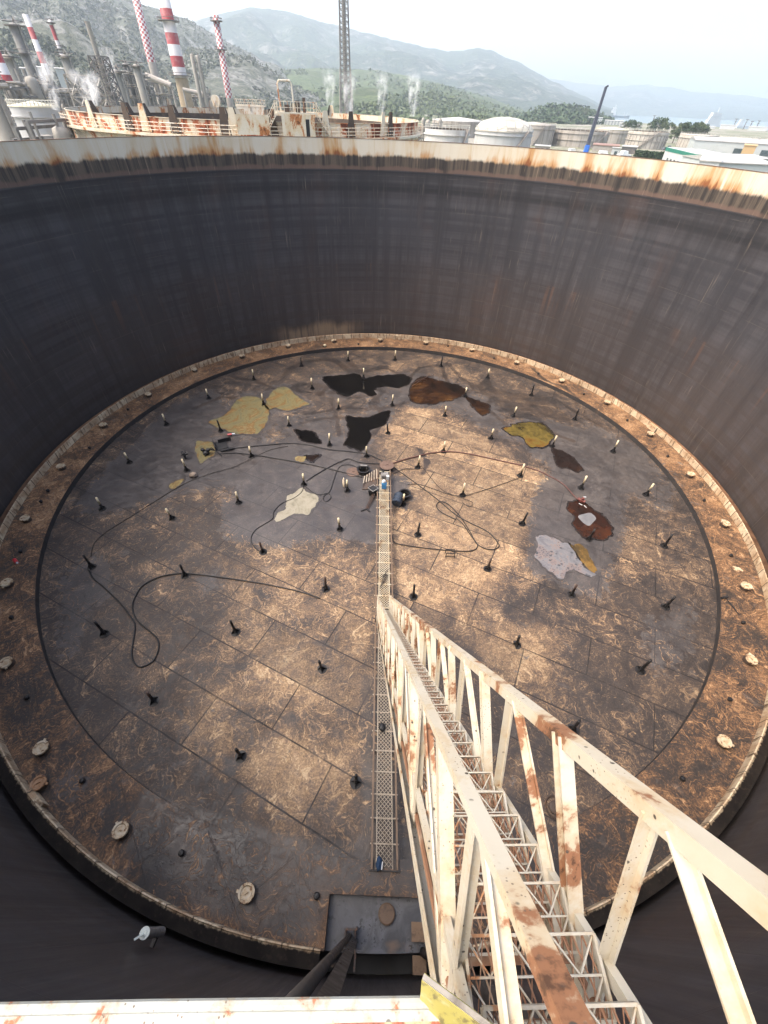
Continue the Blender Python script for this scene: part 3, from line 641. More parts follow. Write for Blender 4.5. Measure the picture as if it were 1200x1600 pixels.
# ------------------------------------------------------------------ puddles (things of their own)
def liquid(name, stops, scale=.7, rough=.08, swirl=1.5, spots=None):
    t = NT(name, rough, .32); v = t.obj(); a = t.noise(v, scale, 6, .6, swirl); f = t.noise(v, scale * 6, 5, .6, 1.0)
    k = t.rng(t.math('ADD', t.mul(a, .75), t.mul(f, .25)), .22, .78, -.12, 1.12, False); c = t.ramp(k, stops)
    if spots:
        d = t.vor(t.map(v, (1, 1.3, 1)), 3.2); e = t.vor(v, 8.0); m_ = t.math('MAXIMUM', t.rng(d, .22, .27, 1, 0), t.mul(t.rng(e, .2, .28, 1, 0), t.rng(a, .45, .55)))
        c = t.mix(m_, c, spots); t.bump(m_, .1, .005)
    else: t.bump(f, .04, .004)
    return t.done(c, t.rng(f, .35, .7, rough, rough + .10))
PM = {'black': liquid('black_oil', [(.3, (0.0031, 0.0027, 0.0027)), (.7, (0.0055, 0.0047, 0.0039))], .5, .05),
      'brown': liquid('amber_brown_oil', [(.3, (0.0055, 0.0039, 0.0031)), (.5, (0.0187, 0.0086, 0.0047)), (.68, (0.0468, 0.0211, 0.0078)), (.85, (0.0858, 0.0484, 0.0187))], .3, .06, .6),
      'darkbrown': liquid('dark_brown_oil', [(.35, (0.0086, 0.0055, 0.0047)), (.6, (0.0140, 0.0078, 0.0062)), (.85, (0.0351, 0.0156, 0.0078))], .4, .06, .6),
      'redbrown': liquid('red_brown_oil', [(.25, (0.0078, 0.0047, 0.0039)), (.5, (0.0234, 0.0094, 0.0062)), (.75, (0.0507, 0.0172, 0.0078))], .35, .07, .6),
      'yellow': liquid('yellow_scum', [(.10, (0.0390, 0.0343, 0.0203)), (.30, (0.0975, 0.0842, 0.0429)), (.45, (0.1287, 0.1076, 0.0484)), (.55, (0.1053, 0.0764, 0.0312)), (.63, (0.1287, 0.0640, 0.0187)), (.74, (0.1560, 0.1287, 0.0624)), (.9, (0.0624, 0.0390, 0.0156))], .6, .42, 2.0),
      'cream': liquid('cream_scum', [(.2, (0.1014, 0.0897, 0.0663)), (.4, (0.1872, 0.1677, 0.1209)), (.6, (0.2262, 0.2028, 0.1521)), (.85, (0.1248, 0.1092, 0.0780))], .8, .4),
      'olive': liquid('olive_amber_oil', [(.22, (0.0094, 0.0070, 0.0047)), (.36, (0.0468, 0.0351, 0.0094)), (.5, (0.0975, 0.0702, 0.0172)), (.62, (0.0897, 0.0429, 0.0086)), (.78, (0.0140, 0.0094, 0.0062))], .22, .08, .6),
      'white': liquid('milky_scum', [(.3, (0.0897, 0.0874, 0.0936)), (.48, (0.1287, 0.1232, 0.1264)), (.58, (0.1482, 0.1131, 0.1014)), (.75, (0.0936, 0.0897, 0.0952))], .9, .3, 1.0, (0.0468, 0.0484, 0.0530)),
      'ochre': liquid('ochre_oil', [(.2, (0.0109, 0.0086, 0.0062)), (.4, (0.0624, 0.0390, 0.0125)), (.55, (0.1326, 0.0741, 0.0187)), (.8, (0.0936, 0.0780, 0.0351))], .4, .2, .6),
      'amber': liquid('dull_amber_oil', [(.35, (0.1170, 0.0741, 0.0312)), (.6, (0.1872, 0.1482, 0.0624))], 1.5, .3),
      'edge': liquid('wet_oil_rim', [(.3, (0.0390, 0.0335, 0.0312)), (.7, (0.0624, 0.0546, 0.0507))], 1.2, .3), 'darkedge': liquid('black_oil_rim', [(.3, (0.0125, 0.0101, 0.0094)), (.7, (0.0250, 0.0203, 0.0187))], 1.2, .2)}
rnd_ = random.Random(3)
PUD_OBJ = []
for kind, Q, lab in PUD_PLAN:
    c = np.mean(Q, 0); big = max(np.linalg.norm(q - c) for q in Q)
    P = []; R = []
    for i, q in enumerate(Q):
        j = mnoise.noise((q[0] * 2.6, q[1] * 2.6, 1.0)) * .16 + mnoise.noise((q[0] * 7, q[1] * 7, 3.0)) * .07
        d = unit(q - c); P.append(q + d * j); R.append(q + d * (j + .09 + .12 * abs(mnoise.noise((q[0] * 1.5, q[1] * 1.5, 8.0)))))
    b = MB(); b.poly(P, ZD + .004, ZD + .020); o = b.build('oil_puddle', PM[kind], None)
    tag(o, lab, 'oil puddle', 'puddles on the floating roof'); PUD_OBJ.append(o)
    e = MB(); e.poly(R, ZD + .002, ZD + .015); e.build('wet_rim', PM['darkedge' if kind in ('black', 'brown', 'darkbrown', 'redbrown', 'olive') else 'edge'], o)
    if kind == 'redbrown':
        g = MB(); Q2 = catmull(px_poly([(903, 807), (914, 803), (923, 802), (931, 810), (926, 817), (920, 822), (911, 817)]), 4); g.poly(Q2, ZD + .012, ZD + .024)
        g.build('grey_island', liquid('grey_skin', [(.3, (.10, .10, .105)), (.7, (.14, .138, .14))], 1, .3), o)
    if kind == 'yellow' and big > 3:
        pass
# ================================================================== hoses and loose things on the roof
def hose(name, P, r, mat, label, cat='hose', z=None):
    pts = catmull([np.array([*atz(x, y, ZD + r)[:2]]) for x, y in P], 6, False)
    b = MB(); b.tube([(q[0], q[1], max(deck_z(q[0], q[1]), ZD) + r + .012) for q in pts], r, 6)
    return tag(b.build(name, mat, None, True), label, cat, 'hoses lying on the roof')
M_HOSE = worn('black_rubber', (.012, .011, .011), (.035, .028, .024), .4, 4, .45)
M_HOSER = worn('dull_red_hose', (.085, .035, .028), (.03, .02, .018), .4, 4, .5)
M_ROPE = worn('thin_dark_rope', (.030, .024, .020), (.07, .05, .035), .4, 4, .7)
hose('hose', [(139, 890), (145, 903), (165, 920), (190, 945), (205, 965), (211, 978), (208, 1005), (206, 1025), (212, 1038), (222, 1042), (240, 1032), (248, 1012), (245, 997), (232, 985), (213, 968), (207, 950), (210, 935), (222, 916), (245, 903), (270, 897), (292, 896), (330, 900), (380, 907), (420, 914), (470, 925), (500, 935)], .03, M_HOSE, 'long black hose making an S loop across the left of the roof')
hose('rope', [(142, 870), (147, 850), (165, 832), (200, 810), (240, 785), (290, 755), (330, 740), (367, 729), (400, 713), (423, 703), (450, 697)], .016, M_ROPE, 'thin dark line stretched from the far left leg up to the middle hoses', 'rope')
hose('hose', [(343, 709), (370, 708), (400, 711), (440, 718), (490, 727), (540, 739), (566, 746)], .03, M_HOSE, 'straight black hose from the pump in the yellow puddle to the walkway end')
hose('hose', [(340, 704), (353, 702), (400, 697), (450, 693), (480, 695), (513, 702), (567, 708), (585, 714), (600, 722)], .026, M_HOSE, 'slack black hose behind the straight one, ending at the middle hatch')
hose('hose', [(478, 752), (500, 738), (520, 727), (535, 720), (545, 717), (560, 722), (575, 724), (600, 725)], .026, M_HOSE, 'black hose humping over from a leg behind the creamy puddle to the middle hatch')
hose('hose', [(477, 760), (490, 770), (500, 773), (513, 771), (517, 778), (509, 784), (505, 777), (515, 768), (520, 755), (527, 735), (535, 727), (550, 727), (562, 733)], .018, M_HOSE, 'thin black hose with a small ring curl beside the creamy puddle')
hose('hose', [(409, 864), (398, 855), (392, 843), (400, 828), (425, 812), (428, 800), (440, 787), (460, 778), (472, 768), (474, 759)], .018, M_HOSE, 'thin black hose wrapping round the left side of the creamy puddle')
hose('hose', [(608, 726), (640, 716), (690, 706), (730, 709), (780, 720), (820, 729), (850, 740), (880, 757), (897, 775), (906, 784)], .034, M_HOSER, 'long dull red hose arching from the middle hatch to the reddish brown puddle')
hose('hose', [(612, 728), (640, 748), (670, 770), (690, 786), (710, 803), (730, 815), (760, 830), (776, 846), (779, 855), (765, 859), (746, 851), (735, 832), (718, 806), (700, 788), (687, 784), (682, 791), (690, 801), (712, 812)], .026, M_HOSE, 'black hose ending in two long open loops on the tan plates')
hose('hose', [(613, 838), (615, 847), (625, 851), (660, 856), (700, 860), (735, 861), (746, 853), (735, 836), (724, 820), (713, 810)], .026, M_HOSE, 'black hose leaving the walkway side and curling round under the double loop')
hose('hose', [(637, 757), (655, 757), (677, 764), (700, 772), (723, 775), (750, 768), (783, 757), (813, 746)], .016, M_HOSE, 'thin black hose sagging past two legs right of the middle hatch')
hose('hose', [(612, 741), (620, 738), (632, 733), (652, 733)], .020, M_HOSE, 'short black hose between the walkway end and the nearest leg on its right')
hose('rope', [(665, 705), (655, 720), (668, 740), (690, 765), (715, 776), (738, 785), (733, 792), (722, 785)], .012, M_ROPE, 'thin brown rope ending in a tangle beside a leg on the tan plates', 'rope')

def at_deck(x, y, dz=0.0):
    P = atz(x, y, ZD); return np.array([P[0], P[1], ZD + dz])
M_BLK = worn('grimy_black', (.012, .012, .013), (.04, .035, .03), .4, 6, .5)
M_GREY = worn('grimy_grey', (.18, .17, .16), (.06, .05, .045), .5, 6, .5)
# centre manholes
def manhole(x, y, label, covered, covmat=None, r=.33):
    P = at_deck(x, y); o = thing('roof_manhole', P, label, 'manhole', 'manholes at the middle of the roof')
    b = MB(); b.lathe([(r, 0), (r, .26), (r + .07, .26), (r + .07, .29), (r - .02, .29), (r - .02, .02)], c=P, n=28); b.build('neck', M_LEGDK, o)
    if covered:
        c = MB(); c.lathe([(.001, .335), (r * .6, .33), (r + .06, .315), (r + .06, .292)], c=P, n=28); c.box(P + [0, 0, .35], (.2, .03, .03), .5); c.build('cover', covmat, o)
    else:
        c = MB(); c.lathe([(.001, .04), (r - .02, .04)], c=P, n=24); c.build('oily_inside', PM['black'], o)  # black disc stands for the dark of the open hole
    return o
M_PINK = worn('pinkish_rust', (.105, .066, .050), (.05, .032, .025), .5, 4, .7)
manhole(604, 733, 'closed round manhole with a pinkish brown lid just behind the walkway end', True, M_PINK, .38)
m = manhole(568, 738, 'open black manhole with a grey bar handle, left behind the walkway end', False, None, .34)
P = at_deck(568, 738); b = MB()
for s in (-1, 1): b.bar(P + [s * .2, 0, .28], P + [s * .2, 0, .52], .04, .04)
b.bar(P + [-.22, 0, .52], P + [.22, 0, .52], .09, .07); b.build('bar_handle', M_GREY, m)
manhole(632, 776, 'open round manhole with a pale rim, right of the walkway end', False, None, .30)
P = at_deck(552, 738); b = MB(); b.lathe([(.001, .06), (.2, .055), (.42, .04), (.42, .0), (.001, .0)], c=P, n=30); b.lathe([(.001, .10), (.06, .1), (.06, .05)], c=P, n=12)
tag(b.build('manhole_lid', M_PINK), 'loose round pinkish brown lid lying left of the open black manhole', 'lid')
# ribbed step plate against the runway end
o = thing('access_steps', at_deck(578, 760), 'dark brown ribbed metal steps lying against the left of the walkway end', 'steps')
Ps = [at_deck(x, y) for x, y in ((566, 766), (589, 764), (588, 741), (570, 752))]
b = MB(); z0, z1 = ZD + .02, ZD + .5
a, b2, c, d = [np.array(p) for p in Ps]
lo = [a + [0, 0, .02], b2 + [0, 0, .02], c + [0, 0, .35], d + [0, 0, .35]]
b.hexa([q - [0, 0, .0] for q in lo], [q + [0, 0, .05] for q in lo]); b.build('plate', M_RUSTDK, o)
b = MB()
for k in range(6):
    f = k / 5; p = d + (c - d) * f; q = a + (b2 - a) * f
    b.bar(p + [0, 0, .40], p + (q - p) * .55 + [0, 0, .24], .05, .06)
b.build('ribs', M_MESHD, o)
P = at_deck(583, 772); o = thing('plastic_crate', P, 'black tub tipped up beside the dark brown steps', 'tub')
b = MB(); b.hexa([P + [-.22, -.16, 0], P + [.22, -.16, 0], P + [.22, .16, 0], P + [-.22, .16, 0]], [P + [-.28, -.2, .42], P + [.28, -.2, .46], P + [.28, .2, .46], P + [-.28, .2, .42]]); b.build('tub', M_BLK, o)
b = MB(); b.lathe([(.27, .44), (.31, .44), (.31, .48), (.27, .48)], c=P, n=4); b.build('tub_rim', M_GREY, o)
P = at_deck(619, 786); o = thing('drum', P, 'dark blue drum lying right of the walkway near its end', 'drum')
b = MB(); ax = np.array([.25, .95, .15]); pp = [P + [0, -.32, .27] + ax * t_ for t_ in (0, .02, .2, .22, .24, .44, .46, .48, .64, .66)]
b.tube(pp, [.24, .27, .27, .285, .27, .27, .285, .27, .27, .24], 20); b.build('body', worn('dark_blue_plastic', (.022, .030, .045), (.05, .05, .05), .4, 5, .35), o)
b = MB(); b.tube([pp[0] - ax * .03, pp[0]], .06, 10); b.build('bung', M_BLK, o)
P = at_deck(575, 797); o = thing('tool_bundle', P, 'bundle of rusty rods with splayed feet leaning left of the walkway', 'rods')
for k, (dx, dy) in enumerate(((0, 0), (.07, .02), (.14, .0))):
    b = MB(); b.tube([P + [dx - .15, dy, .05], P + [dx + .25, dy + 1.35, .22]], .022, 6); b.build('rod', M_LEGBR, o)
b = MB(); b.box(P + [-.25, -.05, .04], (.3, .07, .05), .5); b.box(P + [.02, -.06, .04], (.26, .07, .05), -.8); b.build('foot', M_LEGDK, o)
# things on the runway end
zr = ZRW - .06
P = atz(600, 762, zr); o = thing('jerrycan', P, 'light blue plastic container with a white cap standing on the walkway end', 'container')
M_BLUE = worn('light_blue_plastic', (.05, .20, .40), (.10, .26, .44), .3, 6, .4); M_WHT = worn('white_plastic', (.42, .43, .43), (.3, .29, .28), .3, 8, .4)
b = MB(); b.hexa([P + [-.13, -.1, 0], P + [.13, -.1, 0], P + [.13, .1, 0], P + [-.13, .1, 0]], [P + [-.14, -.1, .34], P + [.14, -.1, .34], P + [.14, .1, .34], P + [-.14, .1, .34]])
b.hexa([P + [-.14, -.1, .34], P + [.14, -.1, .34], P + [.14, .1, .34], P + [-.14, .1, .34]], [P + [-.07, -.06, .43], P + [.07, -.06, .43], P + [.07, .06, .43], P + [-.07, .06, .43]]); b.build('body', M_BLUE, o)
b = MB(); b.lathe([(.001, .56), (.07, .55), (.12, .48), (.12, .43), (.02, .43)], c=P + [-.02, .02, 0], n=14); b.build('cap', M_WHT, o)
P = atz(601, 747, zr); o = thing('pump_unit', P, 'small grey pump with a white box at the very end of the walkway', 'pump')
b = MB(); b.tube([P + [-.2, .05, .18], P + [.2, .1, .18]], .16, 14); b.box(P + [0, .08, .03], (.5, .3, .06)); b.build('motor', M_GREY, o)
b = MB(); b.box(P + [.18, -.12, .16], (.17, .14, .24)); b.build('white_box', M_WHT, o)
b = MB(); b.tube([P + [-.1, .1, .3], P + [-.12, .2, .45], P + [-.2, .4, .3], P + [-.15, .7, .1]], .05, 8); b.build('suction_pipe', M_BLK, o)
P = atz(592, 1350, zr); o = thing('cloth_bundle', P, 'crumpled dark blue cloth with a white strip on the near end of the walkway', 'cloth')
def lump(c, rx, ry, rz_, seed, nu=16, nv=10):
    b = MB(); vs = []; fs = []
    for i in range(nv + 1):
        th = PI * i / nv
        for j in range(nu):
            ph = 2 * PI * j / nu; d = np.array([math.sin(th) * math.cos(ph), math.sin(th) * math.sin(ph), math.cos(th)])
            s = 1 + .45 * mnoise.noise(tuple(d * 2.2 + seed)); vs.append(np.array(c) + d * s * np.array([rx, ry, rz_]))
    for i in range(nv):
        for j in range(nu): fs.append((i * nu + j, (i + 1) * nu + j, (i + 1) * nu + (j + 1) % nu, i * nu + (j + 1) % nu))
    b.add(vs, fs); return b
lump(P + [0, .0, .07], .085, .17, .075, 3.0).build('cloth', worn('dark_blue_cloth', (.015, .035, .075), (.03, .06, .11), .4, 9, .9), o, True)
b = MB(); b.box(P + [.09, -.04, .06], (.03, .18, .07), -.1); b.build('white_strip', M_WHT, o)
P = atz(597, 1136, zr + .05); tag(lump(P, .11, .15, .07, 8.0).build('rag', M_BLK, None, True), 'black rag dropped halfway along the near walkway', 'rag')
P = atz(601, 905, zr + .03); b = MB()
for k in range(5): b.tube([P + [-.2 + .06 * k, -.5 + .1 * k, .02], P + [-.05 + .05 * k, .2, .05], P + [.2 - .09 * k, .6 - .12 * k, .02]], .012, 5)
tag(b.build('rope', M_ROPE), 'dark frayed rope draped over the pale walkway above the ladder foot', 'rope')
# pump in the small yellow puddle
P = at_deck(323, 710); o = thing('sump_pump', P, 'black air driven pump standing in the small yellow puddle', 'pump')
b = MB(); b.lathe([(.001, .30), (.12, .30), (.2, .24), (.2, .08), (.13, .05), (.13, .0)], c=P, n=16); b.build('body', M_BLK, o)
b = MB()
for s in (-1, 1): b.lathe([(.001, .48), (.11, .46), (.13, .40), (.11, .34), (.001, .32)], c=P + [s * .16, 0, -.05], n=14)
b.tube([P + [-.3, .05, .3], P + [.3, .05, .3]], .04, 8); b.tube([P + [.0, -.25, .05], P + [0, 0, .1]], .05, 8); b.build('chamber', M_BLK, o)
b = MB()
for k in range(3): b.tube([P + [.1, .1, .3], P + [.35 + .1 * k, .15, .42 - .1 * k], P + [.8 + .1 * k, .05 - .1 * k, .05]], .03, 6)
b.build('pipe_stub', M_BLK, o)
P = at_deck(344, 698); o = thing('steel_box', P, 'open black steel box lying at the right of the small yellow puddle', 'box')
b = MB(); b.box(P + [0, .1, .03], (.8, .9, .06), .5); b.build('base_plate', M_BLK, o)
b = MB(); b.box(P + [-.3, -.07, .16], (.05, .9, .26), .5); b.box(P + [.15, .52, .16], (.8, .05, .26), .5); b.build('side_panel', M_BLK, o)
b = MB(); b.bar(P + [.2, -.5, .06], P + [.95, -.2, .1], .16, .06); b.build('flap', M_BLK, o)
P = at_deck(360, 681); o = thing('pipe_fitting', P, 'small red and white fitting beside a leg at the edge of the largest yellow puddle', 'fitting')
b = MB(); b.tube([P + [-.18, 0, .08], P + [.1, .05, .1]], .06, 10); b.build('body', worn('faded_red', (.42, .07, .07), (.55, .35, .32), .5, 9, .5), o)
b = MB(); b.box(P + [.2, .08, .09], (.18, .12, .1), .3); b.build('nozzle', M_WHT, o)
P = at_deck(290, 722); o = thing('valve', P + [.0, .3, 0], 'lone black valve standing beside the left black leg', 'valve')
b = MB(); b.tube([P + [-.1, .3, 0], P + [-.12, .34, .45]], .07, 10); b.tube([P + [-.3, .3, .3], P + [.1, .36, .34]], .05, 8); b.build('body', M_BLK, o)
b = MB(); b.lathe([(.1, .46), (.13, .49), (.16, .46), (.13, .44)], c=P + [-.12, .34, 0], n=16); b.build('handwheel', M_BLK, o)
P = at_deck(303, 744); tag(lump(P + [0, 0, .1], .22, .17, .14, 15.0).build('debris_lump', worn('sludge_lump', (.22, .17, .13), (.05, .04, .035), .6, 7, .8), None, True), 'lump of crusted brown sludge in front of the lone black valve', 'debris')
P = at_deck(540, 763); tag(lump(P + [-.08, .1, .33], .09, .09, .36, 21.0).build('rag', worn('pale_rag', (.62, .52, .38), (.40, .32, .24), .5, 7, .9), None, True), 'pale rag wrapped on the leg just left of the walkway', 'rag')
P = at_deck(702, 868); o = thing('metal_stool', P, 'small dark metal frame standing on the tan plates under the double hose loop', 'frame')
for sx in (-.2, .25):
    for sy in (-.12, .14):
        b = MB(); b.tube([P + [sx, sy, 0], P + [sx * .9, sy * .9, .34]], .018, 6); b.build('leg', M_LEGDK, o)
b = MB(); b.bar(P + [-.2, -.12, .32], P + [.25, -.12, .32], .03, .03); b.bar(P + [-.2, .14, .32], P + [.25, .14, .32], .03, .03); b.bar(P + [-.18, -.12, .1], P + [.23, -.12, .1], .03, .03); b.bar(P + [.23, -.12, .32], P + [.23, .14, .32], .03, .03); b.build('frame', M_LEGDK, o)
P = atz(26, 879, 0.02); o = thing('canister', P, 'small red canister lying on the left of the roof rim', 'canister')
b = MB(); b.tube([P + [-.13, .1, .08], P + [.10, -.06, .08]], .08, 14); b.build('body', worn('red_paint', (.40, .03, .035), (.25, .03, .03), .3, 7, .35), o)
b = MB(); b.tube([P + [.10, -.06, .08], P + [.13, -.08, .08], P + [.15, -.10, .10]], [.05, .05, .03], 10); b.build('cap', M_WHT, o)
P = at_deck(908, 785); o = thing('skimmer_pump', P, 'red and white pump head in the reddish brown puddle at the dull red hose', 'pump')
b = MB(); b.tube([P + [-.2, .15, .16], P + [.15, -.1, .14]], .09, 12); b.lathe([(.001, .36), (.08, .35), (.08, .05)], c=P, n=12); b.build('body', worn('dull_red_pump', (.12, .035, .028), (.05, .025, .02), .5, 7, .5), o)
b = MB(); b.bar(P + [-.2, -.15, .06], P + [-.05, -.30, .06], .035, .03); b.bar(P + [.05, -.3, .06], P + [.14, -.48, .05], .035, .03); b.bar(P + [.0, .05, .38], P + [.16, .05, .38], .05, .05); b.build('bracket', M_WHT, o)
P = at_deck(867, 1262); b = MB(); b.lathe([(.001, .12), (.14, .11), (.2, .08), (.2, .0)], c=P, n=22); b.lathe([(.27, .02), (.31, .05), (.34, .02)], c=P, n=26)
tag(b.build('roof_fitting', M_RUSTDK), 'low round rusty fitting seen between the right ladder posts', 'fitting')
P = atz(1152, 889, 0.02); b = MB(); b.poly([(P[0] + x * .5, P[1] + y * .5) for x, y in ((-.5, .1), (-.2, .35), (.3, .2), (.5, -.2), (.1, -.4), (-.3, -.2))], .004, .02)
tag(b.build('steel_offcut', M_HC), 'pale flat offcut of plate lying on the right of the roof rim', 'plate')
P = atz(1133, 937, 0.02); o = thing('hand_tool', P, 'black hand tool with a long shaft lying right of the dark ring step', 'tool')
b = MB(); b.box(P + [0, .1, .04], (.34, .09, .07), .3); b.build('head', M_BLK, o)
b = MB(); b.tube([P + [.05, .08, .04], P + [.16, -.75, .03]], .018, 6); b.build('shaft', M_BLK, o)
P = at_deck(508, 546, .0); o = thing('drain_pot', P, 'black drain pot with a pale cap at the far foot of the roof rim', 'drain pot')
b = MB(); b.lathe([(.001, .3), (.22, .3), (.26, .2), (.26, 0)], c=P, n=18); b.build('pot', M_BLK, o)
b = MB(); b.lathe([(.001, .46), (.12, .44), (.14, .36), (.1, .3)], c=P, n=14); b.build('cap', M_LEGTOP, o)
# loose rods at the far puddles
P0, P1 = at_deck(643, 606, .1), at_deck(672, 588, .15)
for k, (lab, dx) in enumerate((('thin rusty rod leaning over the far edge of the amber brown puddle', 0.0), ('second thin rusty rod crossing the gap between the wide black and amber puddles', -.5))):
    b = MB(); b.tube([P0 + [dx, 0, 0], (P0 + P1) / 2 + [dx * .4, 0, .05], P1 + [dx * -.6, 0, .0]], .02, 6); tag(b.build('steel_rod', M_LEGBR), lab, 'rod')
# ================================================================== rolling ladder
M_CREAM = painted('cream_ladder_paint', (.44, .40, .32), .50, 3.2, (.20, .090, .042))
M_CREAM2 = painted('cream_ladder_rusty', (.44, .395, .31), .47, 2.6, (.20, .090, .042))
M_TREAD = painted('cream_tread_mesh', (.36, .33, .27), .55, 5.0, (.30, .14, .06), False)
M_TREADR = worn('rusty_tread_bar', (.20, .10, .055), (.33, .26, .18), .5, 6, .65)
LA = np.array([-.054, -9.183, .95]); LD = unit((-.026, .575, -.818))
LX = unit(np.cross(LD, (0, 0, 1.0))); LN = np.cross(LX, LD)
LW, LK0, LP, LH, LH1, LTOP = .515, 15.772, 1.171, .94, .66, 17.6
lad = thing('rolling_ladder', (LA[0] + LW / 2, -9.6, ZRW), 'long cream painted steel stair with rusty truss sides running down to the floating roof', 'rolling ladder')
def lp(k, side, n=0.0, out=0.0):       # k up the slope, side 0 left / 1 right, n below the top chord
    return LA - LD * k + LX * (LW * side + out * (1 if side else -1)) - LN * n
UPV = LN
for s in (0, 1):
    m = M_CREAM if s == 0 else M_CREAM2
    b = MB()
    cw = (.045, .060)[s]; ch = (.034, .054)[s]
    b.bar(lp(-.05, s), lp(LTOP, s), cw, .010, UPV)                     # flat top of the angle
    e = cw / 2 - .006
    b.bar(lp(-.05, s, ch / 2 + .004, -e), lp(LTOP, s, ch / 2 + .004, -e), .010, ch, UPV)   # hanging leg, inner side
    b.bar(lp(-.05, s, .018, e), lp(LTOP, s, .018, e), .009, .026, UPV)
    b.build('top_chord', m, lad)
    b = MB(); b.bar(lp(.0, s, LH), lp(LTOP, s, LH), .08, .010, UPV); b.bar(lp(.0, s, LH - .04, .036), lp(LTOP, s, LH - .04, .036), .009, .07, UPV)
    b.build('bottom_chord', m, lad)
    b = MB(); b.bar(lp(.35, s, LH1, -.005), lp(LTOP, s, LH1, -.005), .03, .05, UPV); b.build('tread_stringer', m, lad)
    b = MB(); b.tube([lp(.35, s, LH1 + .18, -.01), lp(LTOP, s, LH1 + .18, -.01)], .014, 6); b.build('levelling_bar', M_TREADR, lad)
    n = 0; k = LK0 + LP
    while k > .2:
        w = .068 if k > 3 else .062
        b = MB(); b.bar(lp(k, s, .012, .012), lp(k, s, LH + .02, .012), .010, w, LD)
        b.bar(lp(k + w / 2 - .005, s, .012, -.015), lp(k + w / 2 - .005, s, LH, -.015), .05, .009, LD)
        b.bar(lp(k - w / 2 + .005, s, .012, -.015), lp(k - w / 2 + .005, s, LH, -.015), .05, .009, LD)
        b.build('post', M_CREAM if (n + s) % 3 else M_CREAM2, lad)
        if k - LP > .1:
            top = k - LP / 2
            for e_ in (k - .07, k - LP + .07):
                b = MB(); d_ = unit(lp(e_, s, LH) - lp(top, s)); nrm = LX
                t0 = lp(top + (.045 if e_ > top else -.045), s, .03, .004)
                b.bar(t0, lp(e_, s, LH - .02, .004), .009, .048, np.cross(d_, nrm)); b.bar(t0 + LX * .02 * (-1 if s else 1), lp(e_, s, LH - .02, .004) + LX * .02 * (-1 if s else 1), .04, .008, np.cross(d_, nrm))
                b.build('diagonal', M_CREAM2 if (n + s) % 2 else M_CREAM, lad)
        k -= LP; n += 1
# treads: open frames with lattice, level whatever the slope
TW = LW - .07
def tread_mesh():
    b = MB(); D = .19; h = TW / 2; fx = np.array([LX[0], LX[1], 0]); fy = np.array([-LX[1], LX[0], 0])
    P = lambda u, v, z=0.0: fx * u + fy * v + np.array([0, 0, z])
    for v in (-D / 2, D / 2): b.bar(P(-h, v), P(h, v), .008, .028)
    b.bar(P(-h, -D / 2), P(-h, D / 2), .010, .03); b.bar(P(h, -D / 2), P(h, D / 2), .010, .03)
    b.bar(P(-h, 0), P(h, 0), .006, .016)
    n = 6; c = 2 * h / n
    for i in range(n):
        for (v0, v1) in ((-D / 2, 0), (0, D / 2)):
            o = -h + i * c
            if i % 2: b.bar(P(o, v0), P(o + c, v1), .005, .010)
            else: b.bar(P(o + c, v0), P(o, v1), .005, .010)
    return b.mesh('tread', M_TREAD)
def riser_mesh():
    b = MB(); D = .19; h = TW / 2; fx = np.array([LX[0], LX[1], 0]); fy = np.array([-LX[1], LX[0], 0]); off = np.array([0, .11, .035])
    P = lambda u, v, z=0.0: fx * u + fy * v + np.array([0, 0, z]) + off
    m = 26; c = 2 * h / m          # fine expanded mesh below
    for i in range(m):
        for (v0, v1) in ((-D / 2, -D / 6), (-D / 6, D / 6), (D / 6, D / 2)):
            o = -h + i * c
            if (i + (v0 > -D / 3) + (v0 > 0)) % 2: b.bar(P(o, v0, -.012), P(o + c, v1, -.012), .0032, .003)
            else: b.bar(P(o + c, v0, -.012), P(o, v1, -.012), .0055, .004)
    b.bar(fx * -h, fx * h, .030, .012); b.bar(fx * -h + [0, 0, -.10], fx * h + [0, 0, -.10], .008, .03)
    return b.mesh('tread_bar', M_TREADR)
tm, rm = tread_mesh(), riser_mesh(); base = world_loc(lad)
k = .55
while k < LTOP - .2:
    P = LA - LD * k + LX * LW / 2 - LN * LH1 - base
    o = bpy.data.objects.new('tread', tm); COL.objects.link(o); o.parent = lad; o.location = P; o.rotation_euler = (random.uniform(-.02, .02), random.uniform(-.015, .015), 0)
    q = bpy.data.objects.new('tread_bar', rm); COL.objects.link(q); q.parent = o; q.location = (.0, -.11, -.035)
    k += .238
# foot: axle and wheels on the rails
Pf = LA + LX * LW / 2 - LN * LH + LD * .10
zax = ZRW + .14
for s in (-1, 1):
    c = np.array([RX(Pf[1]) + s * .37, Pf[1], zax]); b = MB()
    vs = [c + LX * x_ for x_ in (-.03, -.028, .028, .03)]; b.tube(vs, [.11, .14, .14, .11], 22); b.build('wheel', M_LEGBR, lad)
    f = MB(); f.bar(lp(.0, 0 if s < 0 else 1, LH - .02), c - LX * s * .06, .05, .09, LN); f.build('wheel_fork', M_CREAM, lad)
b = MB(); b.tube([np.array([RX(Pf[1]) - .47, Pf[1], zax]), np.array([RX(Pf[1]) + .47, Pf[1], zax])], .028, 8); b.build('axle', M_LEGBR, lad)

